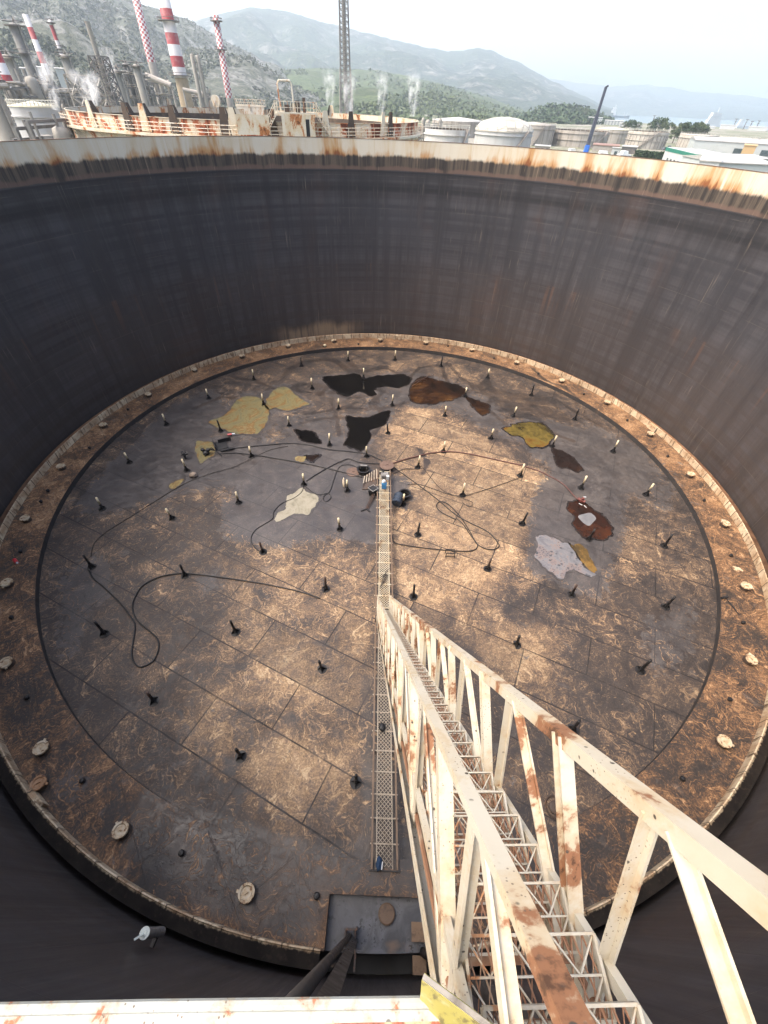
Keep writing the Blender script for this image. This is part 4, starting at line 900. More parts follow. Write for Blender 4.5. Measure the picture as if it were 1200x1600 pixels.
# ------------------------------------------------------------------ guard rail, bracket, guide poles, pipe stub
M_RAILP = painted('flaking_white_rail', (.29, .30, .275), .36, 13, (.30, .10, .05))
ZG = 14.05
g0, g1 = atz(-260, 1602, ZG), atz(690, 1585, ZG)
o = thing('guard_rail', (g0[0], g0[1], ZG), 'horizontal guard rail in the foreground with flaking whitish paint', 'guard rail')
b = MB(); b.bar(g0, g1, .020, .012); b.build('rail_top', M_RAILP, o)
b = MB(); off = np.array([0, -.014, -.022]); b.bar(g0 + off, g1 + off, .010, .036); b.build('rail_leg', painted('peeling_rail_face', (.42, .33, .22), .8, 9, (.26, .08, .045)), o)
b = MB(); b.tube([g0 * .96 + g1 * .04 + [0, .02, .006], g0 * .5 + g1 * .5 + [0, .022, .007], g1 + [0, .02, .006]], .012, 8); b.build('weld_bead', M_RAILP, o)
# posts that carry it down to the platform, which hangs inside the rim
for f in (.02, .42):
    p = g0 * (1 - f) + g1 * f; b = MB(); b.bar(p + [0, -.06, -.01], p + [0, -.06, -.35], .05, .05, (0, 1, 0)); b.bar(p + [0, -.06, -.35], (p[0], -math.sqrt(RT ** 2 - p[0] ** 2) + .0, ZG - .35), .05, .05); b.build('post', M_RAILP, o)
ty = NT('chipped_yellow_paint', .5, .4); v = ty.obj(); a = ty.noise(ty.map(v, (1, 1, .35)), 26, 5, .65); f = ty.noise(v, 8, 4)
c = ty.mix(ty.rng(a, .5, .62), (.30, .26, .07), (.15, .125, .05)); c = ty.mix(ty.rng(f, .56, .68), c, (.44, .42, .30)); c = ty.mix(ty.rng(a, .66, .72), c, (.10, .075, .05)); ty.bump(a, .2, .004)
M_YEL = ty.done(c)
q = [atz(661, 1526, 14.16), atz(765, 1604, 14.22), atz(905, 1720, 14.22)]
o = thing('pivot_bracket', (q[0][0], q[0][1], 13.8), 'chipped yellow steel bracket plate with a worn grey edge at the head of the stair', 'bracket')
b = MB(); th = None
lo = [atz(655, 1600, 13.9), atz(720, 1690, 13.9), atz(850, 1800, 13.9)]
for i in range(2):
    th = unit(np.cross(q[i + 1] - q[i], lo[i] - q[i])) * .008
    b.hexa([lo[i] - th, lo[i + 1] - th, lo[i + 1] + th, lo[i] + th], [q[i] - th, q[i + 1] - th, q[i + 1] + th, q[i] + th])
b.build('plate', M_YEL, o)
b = MB(); M_WG = worn('worn_grey_edge', (.22, .20, .17), (.09, .075, .06), .5, 14, .7)
for i in range(2): b.bar(q[i] + [0, 0, .006], q[i + 1] + [0, 0, .006], .010, .008, q[i] - lo[i])
b.build('edge', M_WG, o)

# guide pole with its flat plate, and the thicker gauge pole
P = atz(547, 1462, -.2); M_POLE = worn('oily_pole', (.028, .024, .022), (.07, .055, .045), .4, 3, .5)
o = thing('guide_pole', (P[0], P[1], -.34), 'thin dark guide pole with a flat plate beside it, standing in the notch', 'guide pole')
b = MB(); b.tube([(P[0] - .02, P[1], -.9), (P[0] - .02, P[1], 13.9)], .055, 14); b.build('pole', M_POLE, o, True)
b = MB(); b.bar((P[0] + .14, P[1] - .06, -.9), (P[0] + .14, P[1] - .06, 13.9), .15, .018, (0.35, 1, 0)); b.build('plate', M_POLE, o)
b = MB()
for z in (2, 5, 8, 11): b.box((P[0] + .05, P[1] - .05, z), (.16, .03, .04), .1)
b.build('clamp', M_RUSTDK, o)
P = atz(662, 1488, -.25)
o = thing('gauge_pole', (P[0], P[1], -.34), 'thick dark gauge pole rising from the brown box behind the left side of the stair', 'gauge pole')
b = MB(); b.tube([(P[0], P[1], -.9), (P[0], P[1], 14.2)], .105, 20); b.build('pole', M_POLE, o, True)
b = MB(); b.lathe([(.108, 13.9), (.17, 13.9), (.17, 13.94), (.108, 13.94)], c=(P[0], P[1], 0), n=20); b.build('flange', M_RUSTDK, o)
# upright pipe stub in the gap at the near shell
T = CAM + (lambda d: d * (CAM[2] - 3.2) / -d[2])(ray(226, 1458))
rad = unit((T[0], T[1], 0)); Lp = 1.0
for _ in range(40):
    if np.hypot(*(proj(T - [0, 0, Lp]) - proj(T))) < 21: Lp += .06
o = thing('pipe_stub', T - [0, 0, Lp], 'short upright whitish pipe stub with a round cap between the near shell and the roof', 'pipe stub')
b = MB(); b.tube([T - [0, 0, Lp], T], .09, 20); b.build('pipe', M_GREY, o)
b = MB(); b.lathe([(.001, .02), (.102, .018), (.107, 0), (.102, -.02), (.085, -.02)], c=T, n=24); b.lathe([(.001, .03), (.05, .03), (.055, .02)], c=T, n=12); M_CHALK = worn('chalky_white', (.62, .64, .56), (.4, .4, .36), .4, 12, .7); b.build('cap', M_CHALK, o)
b = MB(); b.bar(T + [0, 0, .02], T + [-.07, -.09, .26], .04, .012); b.build('pointer', M_CHALK, o)
b = MB(); w_ = rad * (RT - .02); b.bar(T - [0, 0, Lp * .8], (w_[0], w_[1], T[2] - Lp * .8), .08, .08); b.build('bracket', M_POLE, o)
# ================================================================== neighbouring open tank
GZ = -2.0
aL, aR = az(96, 188), az(661, 206)
half = (aR - aL) / 2; azc = (aL + aR) / 2
# near rim height equals our own; its distance follows from the slope of the rim in the middle
ZN = 13.1
Dn = (CAM[2] - ZN) / -slope(380, 190); Rn = Dn * math.sin(half) / (1 - math.sin(half)); Cn = polar(azc, Dn + Rn)
NC = (Cn[0], Cn[1], 0.0)
M_NT = painted('rusted_cream_tank', (.52, .48, .39), .55, .30, (.34, .12, .045), True, .6)
M_NTR = painted('heavily_rusted_shell', (.52, .46, .37), .85, .42, (.30, .085, .035), True, .7)
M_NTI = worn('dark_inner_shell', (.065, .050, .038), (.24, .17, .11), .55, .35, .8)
M_RAILC = painted('cream_handrail', (.52, .48, .40), .5, 2, (.32, .11, .05), False)
nt = thing('neighbour_tank', (Cn[0], Cn[1], GZ), 'rusty cream open storage tank close behind the far rim, ringed by a railed walkway', 'storage tank')
def nl(prof, n=180, inv=False):
    b = MB(); b.lathe(prof, c=NC, n=n)
    if inv: b.f = [f[::-1] for f in b.f]
    return b
nl([(Rn - 1.0, GZ), (Rn - 1.0, ZN - 1.5)]).build('shell_wall', M_NT, nt, True)
nl([(Rn - 1.0, ZN - 1.5), (Rn - 1.0, ZN)]).build('top_course', M_NTR, nt, True)
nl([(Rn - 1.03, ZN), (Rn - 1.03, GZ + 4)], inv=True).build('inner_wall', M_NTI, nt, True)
nl([(Rn - 1.05, ZN + .002), (Rn - 1.05, ZN + .06), (Rn - .90, ZN + .06), (Rn - .90, ZN + .002)]).build('rim_angle', M_NT, nt)
nl([(.01, GZ + 4.2), (Rn - 1.05, GZ + 4)]).build('roof_plate', worn('far_roof', (.09, .06, .04), (.2, .12, .07), .5, .5), nt)
nl([(Rn - 1.0, ZN - 1.5), (Rn, ZN - 1.5), (Rn, ZN - 1.75), (Rn - .02, ZN - 1.75), (Rn - .02, ZN - 1.56), (Rn - 1.0, ZN - 1.56)]).build('walkway', M_NT, nt)
b = MB()
for k in range(72):
    a = 2 * PI * k / 72; d = np.array([math.cos(a), math.sin(a), 0]); c = np.array(NC)
    b.bar(c + d * (Rn - .98) + [0, 0, ZN - 2.5], c + d * (Rn - .06) + [0, 0, ZN - 1.68], .09, .09)
b.build('walkway_brackets', M_NT, nt)
b = MB()
for z in (.35, .70, 1.08): nb_ = MB(); nb_.lathe([(Rn - .05, ZN - 1.5 + z - .035), (Rn - .02, ZN - 1.5 + z), (Rn - .05, ZN - 1.5 + z + .035)], c=NC, n=180); b.add(nb_.v, nb_.f)
for k in range(120):
    a = 2 * PI * k / 120; d = np.array([math.cos(a), math.sin(a), 0]); c = np.array(NC) + d * (Rn - .05); b.bar(c + [0, 0, ZN - 1.5], c + [0, 0, ZN - .4], .06, .06)
b.build('handrail', M_RAILC, nt)
# trapezoid foam shields standing on the rim
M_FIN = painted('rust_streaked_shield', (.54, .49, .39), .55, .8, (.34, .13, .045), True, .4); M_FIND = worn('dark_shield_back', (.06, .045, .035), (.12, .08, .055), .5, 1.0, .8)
def fin(a, dark=0, flip=False):
    d = np.array([math.cos(a), math.sin(a), 0]); t_ = np.array([-d[1], d[0], 0]); c = np.array(NC) + d * (Rn - .86)
    if flip: c = np.array(NC) + d * (Rn - 1.1)
    z0, z1 = ZN - 1.4, ZN + 1.25; th = d * .04
    b = MB(); B = [(-.75, z0), (.75, z0), (.30, z1), (-.30, z1)]
    f = [c + t_ * u + [0, 0, z] for u, z in B]
    b.add([p + th for p in f] + [p - th for p in f], [(0, 1, 2, 3), (7, 6, 5, 4), (0, 4, 5, 1), (1, 5, 6, 2), (2, 6, 7, 3), (3, 7, 4, 0)])
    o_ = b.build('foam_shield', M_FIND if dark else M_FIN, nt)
    g = MB(); f2 = [c + t_ * .70 - d * .1 + [0, 0, z0 + .9], c + t_ * .70 - d * 1.0 + [0, 0, z0 + 1.2], c + t_ * .34 - d * .55 + [0, 0, z1], c + t_ * .34 - d * .1 + [0, 0, z1]]
    n_ = t_ * .03
    g.add([p + n_ for p in f2] + [p - n_ for p in f2], [(0, 1, 2, 3), (7, 6, 5, 4), (0, 4, 5, 1), (1, 5, 6, 2), (2, 6, 7, 3), (3, 7, 4, 0)]); g.build('shield_back', M_FIND, nt)
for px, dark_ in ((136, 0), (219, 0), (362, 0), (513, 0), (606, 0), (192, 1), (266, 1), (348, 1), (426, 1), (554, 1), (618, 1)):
    # bearing of that pixel meets the near arc
    a_ = az(px, 190); th = a_ - azc; s_ = (Dn + Rn) * math.sin(th) / Rn; ph = math.asin(max(-1, min(1, s_))) ; w = -PI / 2 - azc - (ph - th) * 1 + 0
    # polar angle at the tank centre of the near hit point
    DD = Dn + Rn; tt = DD * math.cos(th) - math.sqrt(max(0, Rn ** 2 - (DD * math.sin(th)) ** 2)); hp = polar(a_, tt); fin(math.atan2(hp[1] - NC[1], hp[0] - NC[0]), dark_)
for k in range(5): fin(azc * -1 + PI / 2 - .62 + k * .31)
# near platform with two stairs, and a far one
def on_rim(px, r=Rn - .5, far=False):
    a_ = az(px, 190); th = a_ - azc; DD = Dn + Rn; q = math.sqrt(max(0, r ** 2 - (DD * math.sin(th)) ** 2)); return polar(a_, DD * math.cos(th) + (q if far else -q))
pm = on_rim(464); am = math.atan2(pm[1] - NC[1], pm[0] - NC[0]); dd = np.array([math.cos(am), math.sin(am), 0]); tv = np.array([math.sin(am), -math.cos(am), 0])
if tv[0] < 0: tv = -tv
ZP = ZN + .95
Q = lambda u, v, z: np.array([pm[0], pm[1], 0]) + tv * u + dd * v + np.array([0, 0, z])
b = MB(); b.bar(Q(-2.6, 0, ZP), Q(2.6, 0, ZP), 1.7, .12); b.build('platform_floor', M_NT, nt)
b = MB(); b.bar(Q(-2.2, .82, ZN - .3), Q(2.2, .82, ZN - .3), .04, 2.3); b.build('platform_panel', M_FIN, nt)
b = MB(); b.bar(Q(-8.0, .52, ZN - .25), Q(-3.8, .52, ZN - .25), .04, 1.9); b.build('rim_panel', M_FIN, nt)
b = MB(); b.bar(Q(.95, .86, ZN - .45), Q(1.45, .86, ZN - .45), .03, 1.7); b.build('panel_opening', M_BLK, nt)
b = MB()
for v in (-.8, .82):
    for z in (.5, 1.05): b.bar(Q(-2.6, v, ZP + z), Q(2.6, v, ZP + z), .06, .06)
    for u in np.linspace(-2.6, 2.6, 7): b.bar(Q(u, v, ZP), Q(u, v, ZP + 1.05), .06, .06)
for s in (-1, 1):
    for v in (-.5, .5):
        for h in (0, .95): b.bar(Q(s * 2.6, v, ZP + h), Q(s * 4.6, v, ZN - 1.45 + h), .07, .07)
        for u in np.linspace(0, 1, 6): b.bar(Q(s * (2.6 + 2 * u), v, ZP - u * (ZP - ZN + 1.45)), Q(s * (2.6 + 2 * u), v, ZP + .95 - u * (ZP - ZN + 1.45)), .05, .05)
b.build('platform_railing', M_RAILC, nt)
for s in (-1, 1):
    b = MB()
    for u in np.linspace(.05, .95, 10): b.box(Q(s * (2.6 + 2 * u), 0, ZP - u * (ZP - ZN + 1.45)), (.2, .9, .03), math.atan2(tv[1], tv[0]))
    b.build('stair_treads', M_RAILC, nt)
b = MB(); b.tube([Q(-2.0, 0, ZP), Q(-2.1, 0, ZP + 2.6), Q(-1.9, 0, ZP + 2.9), Q(-.5, 0, ZP + 2.9), Q(-.3, 0, ZP + 2.6), Q(-.2, 0, ZP)], .10, 8); b.build('davit_frame', M_RAILC, nt)
b = MB(); b.box(Q(.2, .3, ZP + .6), (.5, .5, 1.1)); b.box(Q(1.1, .2, ZP + .75), (.35, .35, 1.4)); b.box(Q(-1.2, .1, ZP + .4), (.6, .5, .7)); b.build('valve_gear', M_RUSTDK, nt)
pf = on_rim(395, Rn - .8, True); b = MB(); b.box((pf[0], pf[1], ZN + .5), (6.5, 1.6, .15)); b.box((pf[0], pf[1] - .7, ZN + .0), (6.2, .1, 1.6)); 
for u in np.linspace(-3.2, 3.2, 8): b.box((pf[0] + u, pf[1] - .7, ZN + 1.05), (.08, .08, 1.1)); b.box((pf[0] + u, pf[1] + .7, ZN + 1.05), (.08, .08, 1.1))
for z in (1.1, 1.6): b.box((pf[0], pf[1] - .7, ZN + z), (6.5, .08, .08)); b.box((pf[0], pf[1] + .7, ZN + z), (6.5, .08, .08))
b.build('far_platform', M_RAILC, nt)
nl([(Rn - 1.06, ZN - .02), (Rn - 1.06, ZN - .85)], inv=True).build('inner_top_course', M_FIN, nt, True)
P = on_rim(343, Rn - .6, True); b = MB(); b.tube([P + [0, -.35, ZN + 1.1], P + [0, -.30, ZN + 1.1], P + [0, .30, ZN + 1.1], P + [0, .35, ZN + 1.1]], [1.0, 1.0, 1.0, 1.0], 24)
o = thing('hose_reel', (P[0], P[1], ZN), 'round pale hose reel standing on the far side of the rusty neighbour tank', 'reel'); b.build('drum', M_FIN, o)
b = MB(); b.tube([P + [0, -.40, ZN + 1.1], P + [0, .40, ZN + 1.1]], .2, 10); b.bar(P + [-.5, -.38, ZN + .1], P + [0, -.38, ZN + 1.1], .1, .1); b.bar(P + [.5, -.38, ZN + .1], P + [0, -.38, ZN + 1.1], .1, .1); b.build('stand', M_RAILC, o)

# ================================================================== storage tanks further off
def far_tank(x0, x1, ytop, D, label, mat, roofkind='cone', rise=.06, stair=None, roofmat=None, seams=0, name='storage_tank', base_z=GZ):
    a0, a1 = az(x0, ytop), az(x1, ytop); h = (a1 - a0) / 2; R = D * math.sin(h); zt = CAM[2] + slope((x0 + x1) / 2, ytop) * (D - R) ; c = polar((a0 + a1) / 2, D)
    o = thing(name, (c[0], c[1], base_z), label, 'storage tank', 'storage tanks beyond the rim')
    b = MB(); b.lathe([(R, base_z), (R, zt)], c=(c[0], c[1], 0), n=72); b.build('shell_wall', mat, o, True)
    C = (c[0], c[1], 0)
    if roofkind == 'cone':
        b = MB(); b.lathe([(R + .15, zt), (R + .15, zt + .2), (R * .5, zt + rise * R * .6), (.01, zt + rise * R)], c=C, n=72); b.build('roof', roofmat or mat, o, True)
    elif roofkind == 'dome':
        b = MB(); b.lathe([(R + .2, zt - .5), (R + .25, zt + .3), (R * .98, zt + .4)] + [(R * .98 * math.sin(q), zt + .3 + rise * R * (math.cos(q) - math.cos(1.2)) / (1 - math.cos(1.2))) for q in []] + [(R * .97 * math.cos(q), zt + .4 + rise * R * math.sin(q)) for q in np.linspace(.05, PI / 2 - .01, 9)], c=C, n=72); b.build('roof', roofmat or mat, o, True)
    else:
        b = MB(); b.lathe([(R - .05, zt), (R - .05, zt - 5), (.01, zt - 5)], c=C, n=72); b.f = [f[::-1] for f in b.f]; b.build('inner_wall', M_NTI, o, True)
    for q in (roofkind == 'open' and (1.2, 4.2) or (1.4,)):
        b = MB(); b.lathe([(R, zt - q), (R + .45, zt - q), (R + .45, zt - q - .22), (R, zt - q - .22)], c=C, n=72); b.build('wind_girder', mat, o)
    b = MB(); nn = 40 if R < 22 else 60
    for k in range(nn):
        a = 2 * PI * k / nn; b.box((c[0] + R * math.cos(a), c[1] + R * math.sin(a), zt + .55), (.12, .12, 1.1))
    for z in (.6, 1.1): q_ = MB(); q_.lathe([(R - .05, zt + z - .05), (R + .05, zt + z), (R - .05, zt + z + .05)], c=C, n=48); b.add(q_.v, q_.f)
    b.build('top_railing', M_TRAIL, o)
    if stair:
        s0, s1 = stair; b = MB(); A0_ = -PI / 2 - (a0 + a1) / 2; pts = []
        for k in range(17):
            f = k / 16; a = A0_ + (s0 + (s1 - s0) * f); pts.append(np.array([c[0] + (R + .5) * math.cos(a), c[1] + (R + .5) * math.sin(a), base_z + (zt - base_z) * f]))
        for k in range(16): b.bar(pts[k], pts[k + 1], .9, .25); b.bar(pts[k] + [0, 0, 1.0], pts[k + 1] + [0, 0, 1.0], .12, .12)
        b.build('spiral_stair', M_STAIR, o)
    if seams:
        for k in range(seams):
            a = 2 * PI * k / seams
            if math.cos(a - math.atan2(CAM[1] - c[1], CAM[0] - c[0])) < -.1: continue
            b = MB(); b.box((c[0] + (R + .08) * math.cos(a), c[1] + (R + .08) * math.sin(a), (zt + base_z) / 2 - .9), (.3, .3, (zt - base_z) - 1.9), a)
            b.build('shell_stiffener', M_STAIR, o)
    return o, c, R, zt
def tank_paint(name, base, dirt, amt=.5, dome=False):
    t = NT(name, .6, .3); p = t.obj(); vs = t.map(p, (1, 1, .06)); a = t.noise(vs, .35, 5, .65); g = t.noise(p, .25, 5, .6); x, y, z = t.xyz(p)
    c = t.mix(t.rng(a, .45, .70, 0, amt), base, dirt); c = t.mix(t.rng(g, .5, .72, 0, .5), c, [q * .8 for q in base])
    fr = t.math('FRACT', t.math('DIVIDE', z, 2.4)); c = t.mix(t.mul(t.rng(fr, 0, .05, 1, 0), .35), c, dirt)
    ag = t.math('FRACT', t.mul(t.math('ARCTAN2', y, x), 22 / (2 * PI))); c = t.mix(t.mul(t.rng(ag, 0, .03, 1, 0), .4), c, dirt)
    if dome:
        w = t.vor(p, .28, 'Distance', 'DISTANCE_TO_EDGE', .25); c = t.mix(t.rng(w, .0, .16, .8, 0), c, dirt)
    return t.done(c)
M_TRAIL = worn('pale_railing', (.42, .41, .36), (.25, .22, .18), .4, .6); M_STAIR = worn('grey_stair', (.20, .18, .16), (.35, .3, .25), .5, .6)
TK_W = tank_paint('white_tank_paint', (.44, .43, .40), (.28, .25, .21), .6); TK_G = tank_paint('pale_grey_tank_paint', (.36, .36, .35), (.28, .26, .23), .6)
TK_C = tank_paint('stained_cream_tank', (.33, .30, .26), (.15, .13, .105), .85); TK_K = tank_paint('light_cream_tank', (.40, .37, .32), (.20, .17, .135), .95)
TK_D = tank_paint('geodesic_dome', (.42, .40, .34), (.19, .175, .15), .4, True); TK_Y = tank_paint('yellowed_roof', (.50, .46, .33), (.36, .32, .24), .4)
far_tank(664, 734, 203, 190, 'small white open top tank right beside the rusty neighbour tank', TK_W, 'open', stair=(.3, 1.0))
far_tank(743, 833, 205, 255, 'pale grey tank under a large ribbed dome roof', TK_G, 'dome', .30, stair=(.2, .9), roofmat=TK_D)
far_tank(675, 758, 190, 420, 'wide pale tank with a low white roof behind the small white open top tank', TK_C, 'cone', .10, roofmat=TK_W)
far_tank(800, 869, 196, 370, 'grey tank half hidden behind the right side of the dome roofed tank', TK_C, 'cone', .10, stair=(.1, .5), seams=10)
far_tank(863, 953, 205, 385, 'wide stained beige tank directly left of the crane boom', TK_C, 'open', stair=(.5, 1.1), seams=14)
far_tank(930, 990, 203, 450, 'beige tank with a yellowed roof just right of the crane boom', TK_C, 'cone', .08, roofmat=TK_Y, seams=12)
far_tank(982, 1047, 206, 410, 'light cream ribbed tank with one slanting stair, behind the dark hedge', TK_K, 'open', stair=(-.3, .5), seams=30)
far_tank(1062, 1124, 212, 460, 'light cream ribbed tank right of the dark trees, behind the green banded warehouse', TK_K, 'cone', .03, stair=(.1, .7), seams=30)
far_tank(1122, 1188, 217, 500, 'cream tank seen over the roof of the big pale grey shed', TK_K, 'cone', .03, stair=(.2, .7), seams=22)
far_tank(1184, 1262, 222, 530, 'cream tank at the right edge of the photo behind the big pale grey shed', TK_K, 'cone', .03, seams=22)
gt = far_tank(14, 92, 168, 150, 'pale grey tank under a yellowish cone roof at the far left', TK_G, 'cone', .20, roofmat=TK_Y)

# ================================================================== refinery
def red_white(name, bands=0, checks=0, h0=0, h1=1, n=10, red=(.25, .038, .042), white=(.50, .48, .47)):
    t = NT(name, .6, .3); p = t.obj(); x, y, z = t.xyz(p); g = t.noise(p, .5, 4, .6)
    f = t.math('DIVIDE', t.math('SUBTRACT', z, h0), h1 - h0)
    r = t.math('FLOOR', t.mul(f, n))
    if checks:
        q = t.math('FLOOR', t.mul(t.math('ADD', t.math('DIVIDE', t.math('ARCTAN2', y, x), 2 * PI), .5), checks)); r = t.math('ADD', r, q)
    m = t.math('GREATER_THAN', t.math('MODULO', t.math('ADD', r, 100), 2.0), .5)
    c = t.mix(m, white, red); c = t.mix(t.rng(g, .45, .75, 0, .3), c, (.35, .3, .28)); return t.done(c)
M_CONC = worn('pale_concrete', (.30, .27, .235), (.2, .175, .15), .5, .4); M_STEELG = worn('refinery_grey_steel', (.15, .145, .135), (.09, .075, .06), .5, .5)
M_STEELP = worn('refinery_pale_steel', (.23, .215, .185), (.13, .11, .09), .5, .5); M_STEELD = worn('refinery_dark_steel', (.10, .095, .09), (.2, .16, .12), .5, .5); M_PIPE = worn('refinery_pipe', (.21, .20, .18), (.11, .09, .07), .5, .8)
def stack(top, bot, D, r1, r0, label, mats, name='chimney', platforms=(), base=None, cat='chimney', split=None):
    """top/bot: (x, y) of the stack; mats: (upper, lower) materials, split: pixel y where they meet"""
    pb = atd(*bot, D); a = az(*bot); zt = CAM[2] + slope(*top) * D; c = np.array([pb[0], pb[1]]); zs = GZ if split is None else CAM[2] + slope(*split) * D
    o = thing(name, (c[0], c[1], GZ), label, cat)
    rr_ = lambda z: r0 + (r1 - r0) * (z - GZ) / (zt - GZ)
    C = (c[0], c[1], 0)
    if split is not None: b = MB(); b.lathe([(rr_(GZ), GZ), (rr_(zs), zs)], c=C, n=28); b.build('base', mats[1], o, True)
    b = MB(); b.lathe([(rr_(zs), zs), (rr_(zt), zt), (rr_(zt) * .8, zt), (rr_(zt) * .8, zt - 3)], c=C, n=28); b.build('shaft', mats[0](zs - GZ, zt - GZ) if callable(mats[0]) else mats[0], o, True)
    for f in platforms:
        z = zs + (zt - zs) * f; r = rr_(z); b = MB(); b.lathe([(r, z), (r * 1.6 + .5, z), (r * 1.6 + .5, z + .3), (r, z + .3)], c=C, n=24)
        q_ = MB(); q_.lathe([(r * 1.6 + .4, z + 1.1), (r * 1.6 + .5, z + 1.2), (r * 1.6 + .4, z + 1.3)], c=C, n=24); b.add(q_.v, q_.f)
        for k in range(12): an = 2 * PI * k / 12; b.box((c[0] + (r * 1.6 + .45) * math.cos(an), c[1] + (r * 1.6 + .45) * math.sin(an), z + .7), (.1, .1, 1.2))
        b.build('platform', M_STEELD, o)
    return o
RW = lambda n, ch=0, nm='red_white_paint': (lambda h0, h1: red_white(nm, checks=ch, h0=h0, h1=h1, n=n))
stack((249, -48), (283, 122), 330, 2.6, 3.6, 'thick red and white banded chimney on a tan concrete base', (RW(9, 0, 'red_white_bands'), worn('tan_concrete', (.32, .25, .165), (.23, .18, .13), .5, .4)), platforms=(.55, .02), split=(283, 122))
stack((199, -30), (237, 97), 390, 1.9, 2.6, 'red and white checkered chimney left of the thick banded one', (RW(30, 10, 'red_white_checks'), M_CONC), platforms=(), split=(237, 97))
stack((339, 24), (358, 152), 340, 1.55, 1.9, 'red and white checkered chimney right of the thick banded one', (RW(30, 10, 'red_white_checks'), M_CONC), platforms=(.93, .60), split=(358, 153))
stack((37, 22), (75, 117), 300, 1.0, 1.5, 'thin chimney with red and white bands between two grey columns at the left', (RW(5, 0, 'red_white_bands'), M_STEELP), split=(75, 117))
stack((-12, 60), (21, 150), 190, 1.3, 1.9, 'white chimney with one red band cut by the left edge of the photo', (RW(5, 0, 'red_white_bands'), M_STEELP), split=(21, 152))
def column(top, bot, D, r, label, mat=M_STEELP, rings=3, name='process_column', ladder=True):
    pb = atd(*bot, D); zt = CAM[2] + slope(*top) * D; c = (pb[0], pb[1], 0); o = thing(name, (c[0], c[1], GZ), label, 'process column')
    b = MB(); b.lathe([(r * 1.15, GZ), (r * 1.15, GZ + (zt - GZ) * .45), (r, GZ + (zt - GZ) * .5), (r, zt - r * .6), (r * .7, zt - r * .15), (.05, zt)], c=c, n=24); b.build('vessel', mat, o, True)
    for k in range(rings):
        z = GZ + (zt - GZ) * (.35 + .62 * k / max(1, rings - 1)); b = MB(); b.lathe([(r, z), (r * 1.5 + .6, z), (r * 1.5 + .6, z + .25), (r, z + .25)], c=c, n=20)
        q_ = MB(); q_.lathe([(r * 1.5 + .5, z + 1.1), (r * 1.5 + .6, z + 1.2), (r * 1.5 + .5, z + 1.3)], c=c, n=20); b.add(q_.v, q_.f); b.build('platform', M_STEELD, o)
    b = MB(); b.tube([(c[0] + r * 1.25, c[1] - r * .6, GZ), (c[0] + r * 1.25, c[1] - r * .6, zt - 1), (c[0] + r * .6, c[1] - r * .3, zt + r * .6), (c[0], c[1], zt)], r * .16, 8); b.build('riser_pipe', M_PIPE, o)
    return o
column((17, 34), (58, 130), 270, 1.9, 'tall grey column left of the thin banded chimney', M_STEELG, 4)
column((-8, 83), (36, 150), 235, 2.0, 'grey beige column with pipes at the far left behind the pale grey tank', M_STEELP, 3)
column((85, 31), (116, 140), 330, .9, 'slim tower with dark platforms and red and white top bands', RW(13, 0, 'red_white_bands')(0, 60), 4)
column((109, 85), (122, 147), 300, 2.0, 'pale stepped column under the slim red and white tower', M_STEELP, 3)
column((302, 84), (312, 148), 300, .9, 'left of the two plain grey stacks right of the banded chimney', M_STEELP, 0)
column((311, 86), (320, 148), 300, .9, 'right of the two plain grey stacks right of the banded chimney', M_STEELP, 0)
column((214, 100), (222, 138), 270, 1.6, 'short grey column just left of the tan concrete base', M_STEELP, 2)
column((181, 108), (192, 150), 240, 1.9, 'short grey column in the pipe structure right of the dark lattice tower', M_STEELP, 2)
column((196, 98), (207, 140), 280, 1.4, 'thin short column in the middle of the pipe structure', M_STEELG, 2)
column((-20, 120), (16, 215), 120, 1.6, 'near grey beige column cut by the left edge of the photo', M_STEELP, 2)

def lattice(top, bot, D, w0, w1, label, mat, name='lattice_tower', bays=14, core=None, cat='tower'):
    pb = atd(*bot, D); zt = CAM[2] + slope(*top) * D; c = np.array([pb[0], pb[1], 0]); o = thing(name, (c[0], c[1], GZ), label, cat)
    W = lambda f: w0 + (w1 - w0) * f; P = lambda s, f: c + [s[0] * W(f) / 2, s[1] * W(f) / 2, GZ + (zt - GZ) * f]; cr = [(-1, -1), (1, -1), (1, 1), (-1, 1)]; t_ = max(.12, w0 * .032)
    b = MB()
    for s in cr: b.bar(P(s, 0), P(s, 1), t_ * 1.5, t_ * 1.5)
    b.build('legs', mat, o)
    b = MB()
    for k in range(bays):
        f0, f1 = k / bays, (k + 1) / bays
        for i in range(4):
            s, u = cr[i], cr[(i + 1) % 4]; b.bar(P(s, f0), P(u, f1), t_, t_); b.bar(P(u, f0), P(s, f1), t_, t_); b.bar(P(s, f1), P(u, f1), t_, t_)
    b.build('bracing', mat, o)
    if core: b = MB(); b.tube([c + [0, 0, GZ], c + [0, 0, zt + core[1]]], core[0], 12); b.build('riser', M_STEELP, o)
    return o, c, zt
lattice((541, -40), (541, 172), 420, 7.5, 5.2, 'tall grey lattice flare tower reaching out of the top of the photo', M_STEELG, 'flare_tower', 26, (1.3, 6))
for s, lab in ((-1, 'left guy mast of the flare tower, a thin pale pole'), (1, 'right guy mast of the flare tower, a thin pale pole')):
    pb = atd(541 + s * 11, 172, 415); b = MB(); zt = CAM[2] + slope(541 + s * 6, 105) * 415; b.tube([(pb[0], pb[1], GZ), (pb[0] - s * 1.5, pb[1], zt)], [.5, .35], 8)
    tag(b.build('guy_mast', M_STEELP), lab, 'mast')
lattice((152, 88), (177, 165), 210, 7.0, 4.2, 'dark lattice tower with a pointed flare tip left of the checkered chimney', M_STEELD, 'flare_tower', 12, (.7, 7))
lattice((130, 118), (140, 152), 170, 6.0, 6.0, 'open pale pipe frame above the left end of the neighbour tank', M_STEELP, 'pipe_structure', 5, None, 'pipe rack')

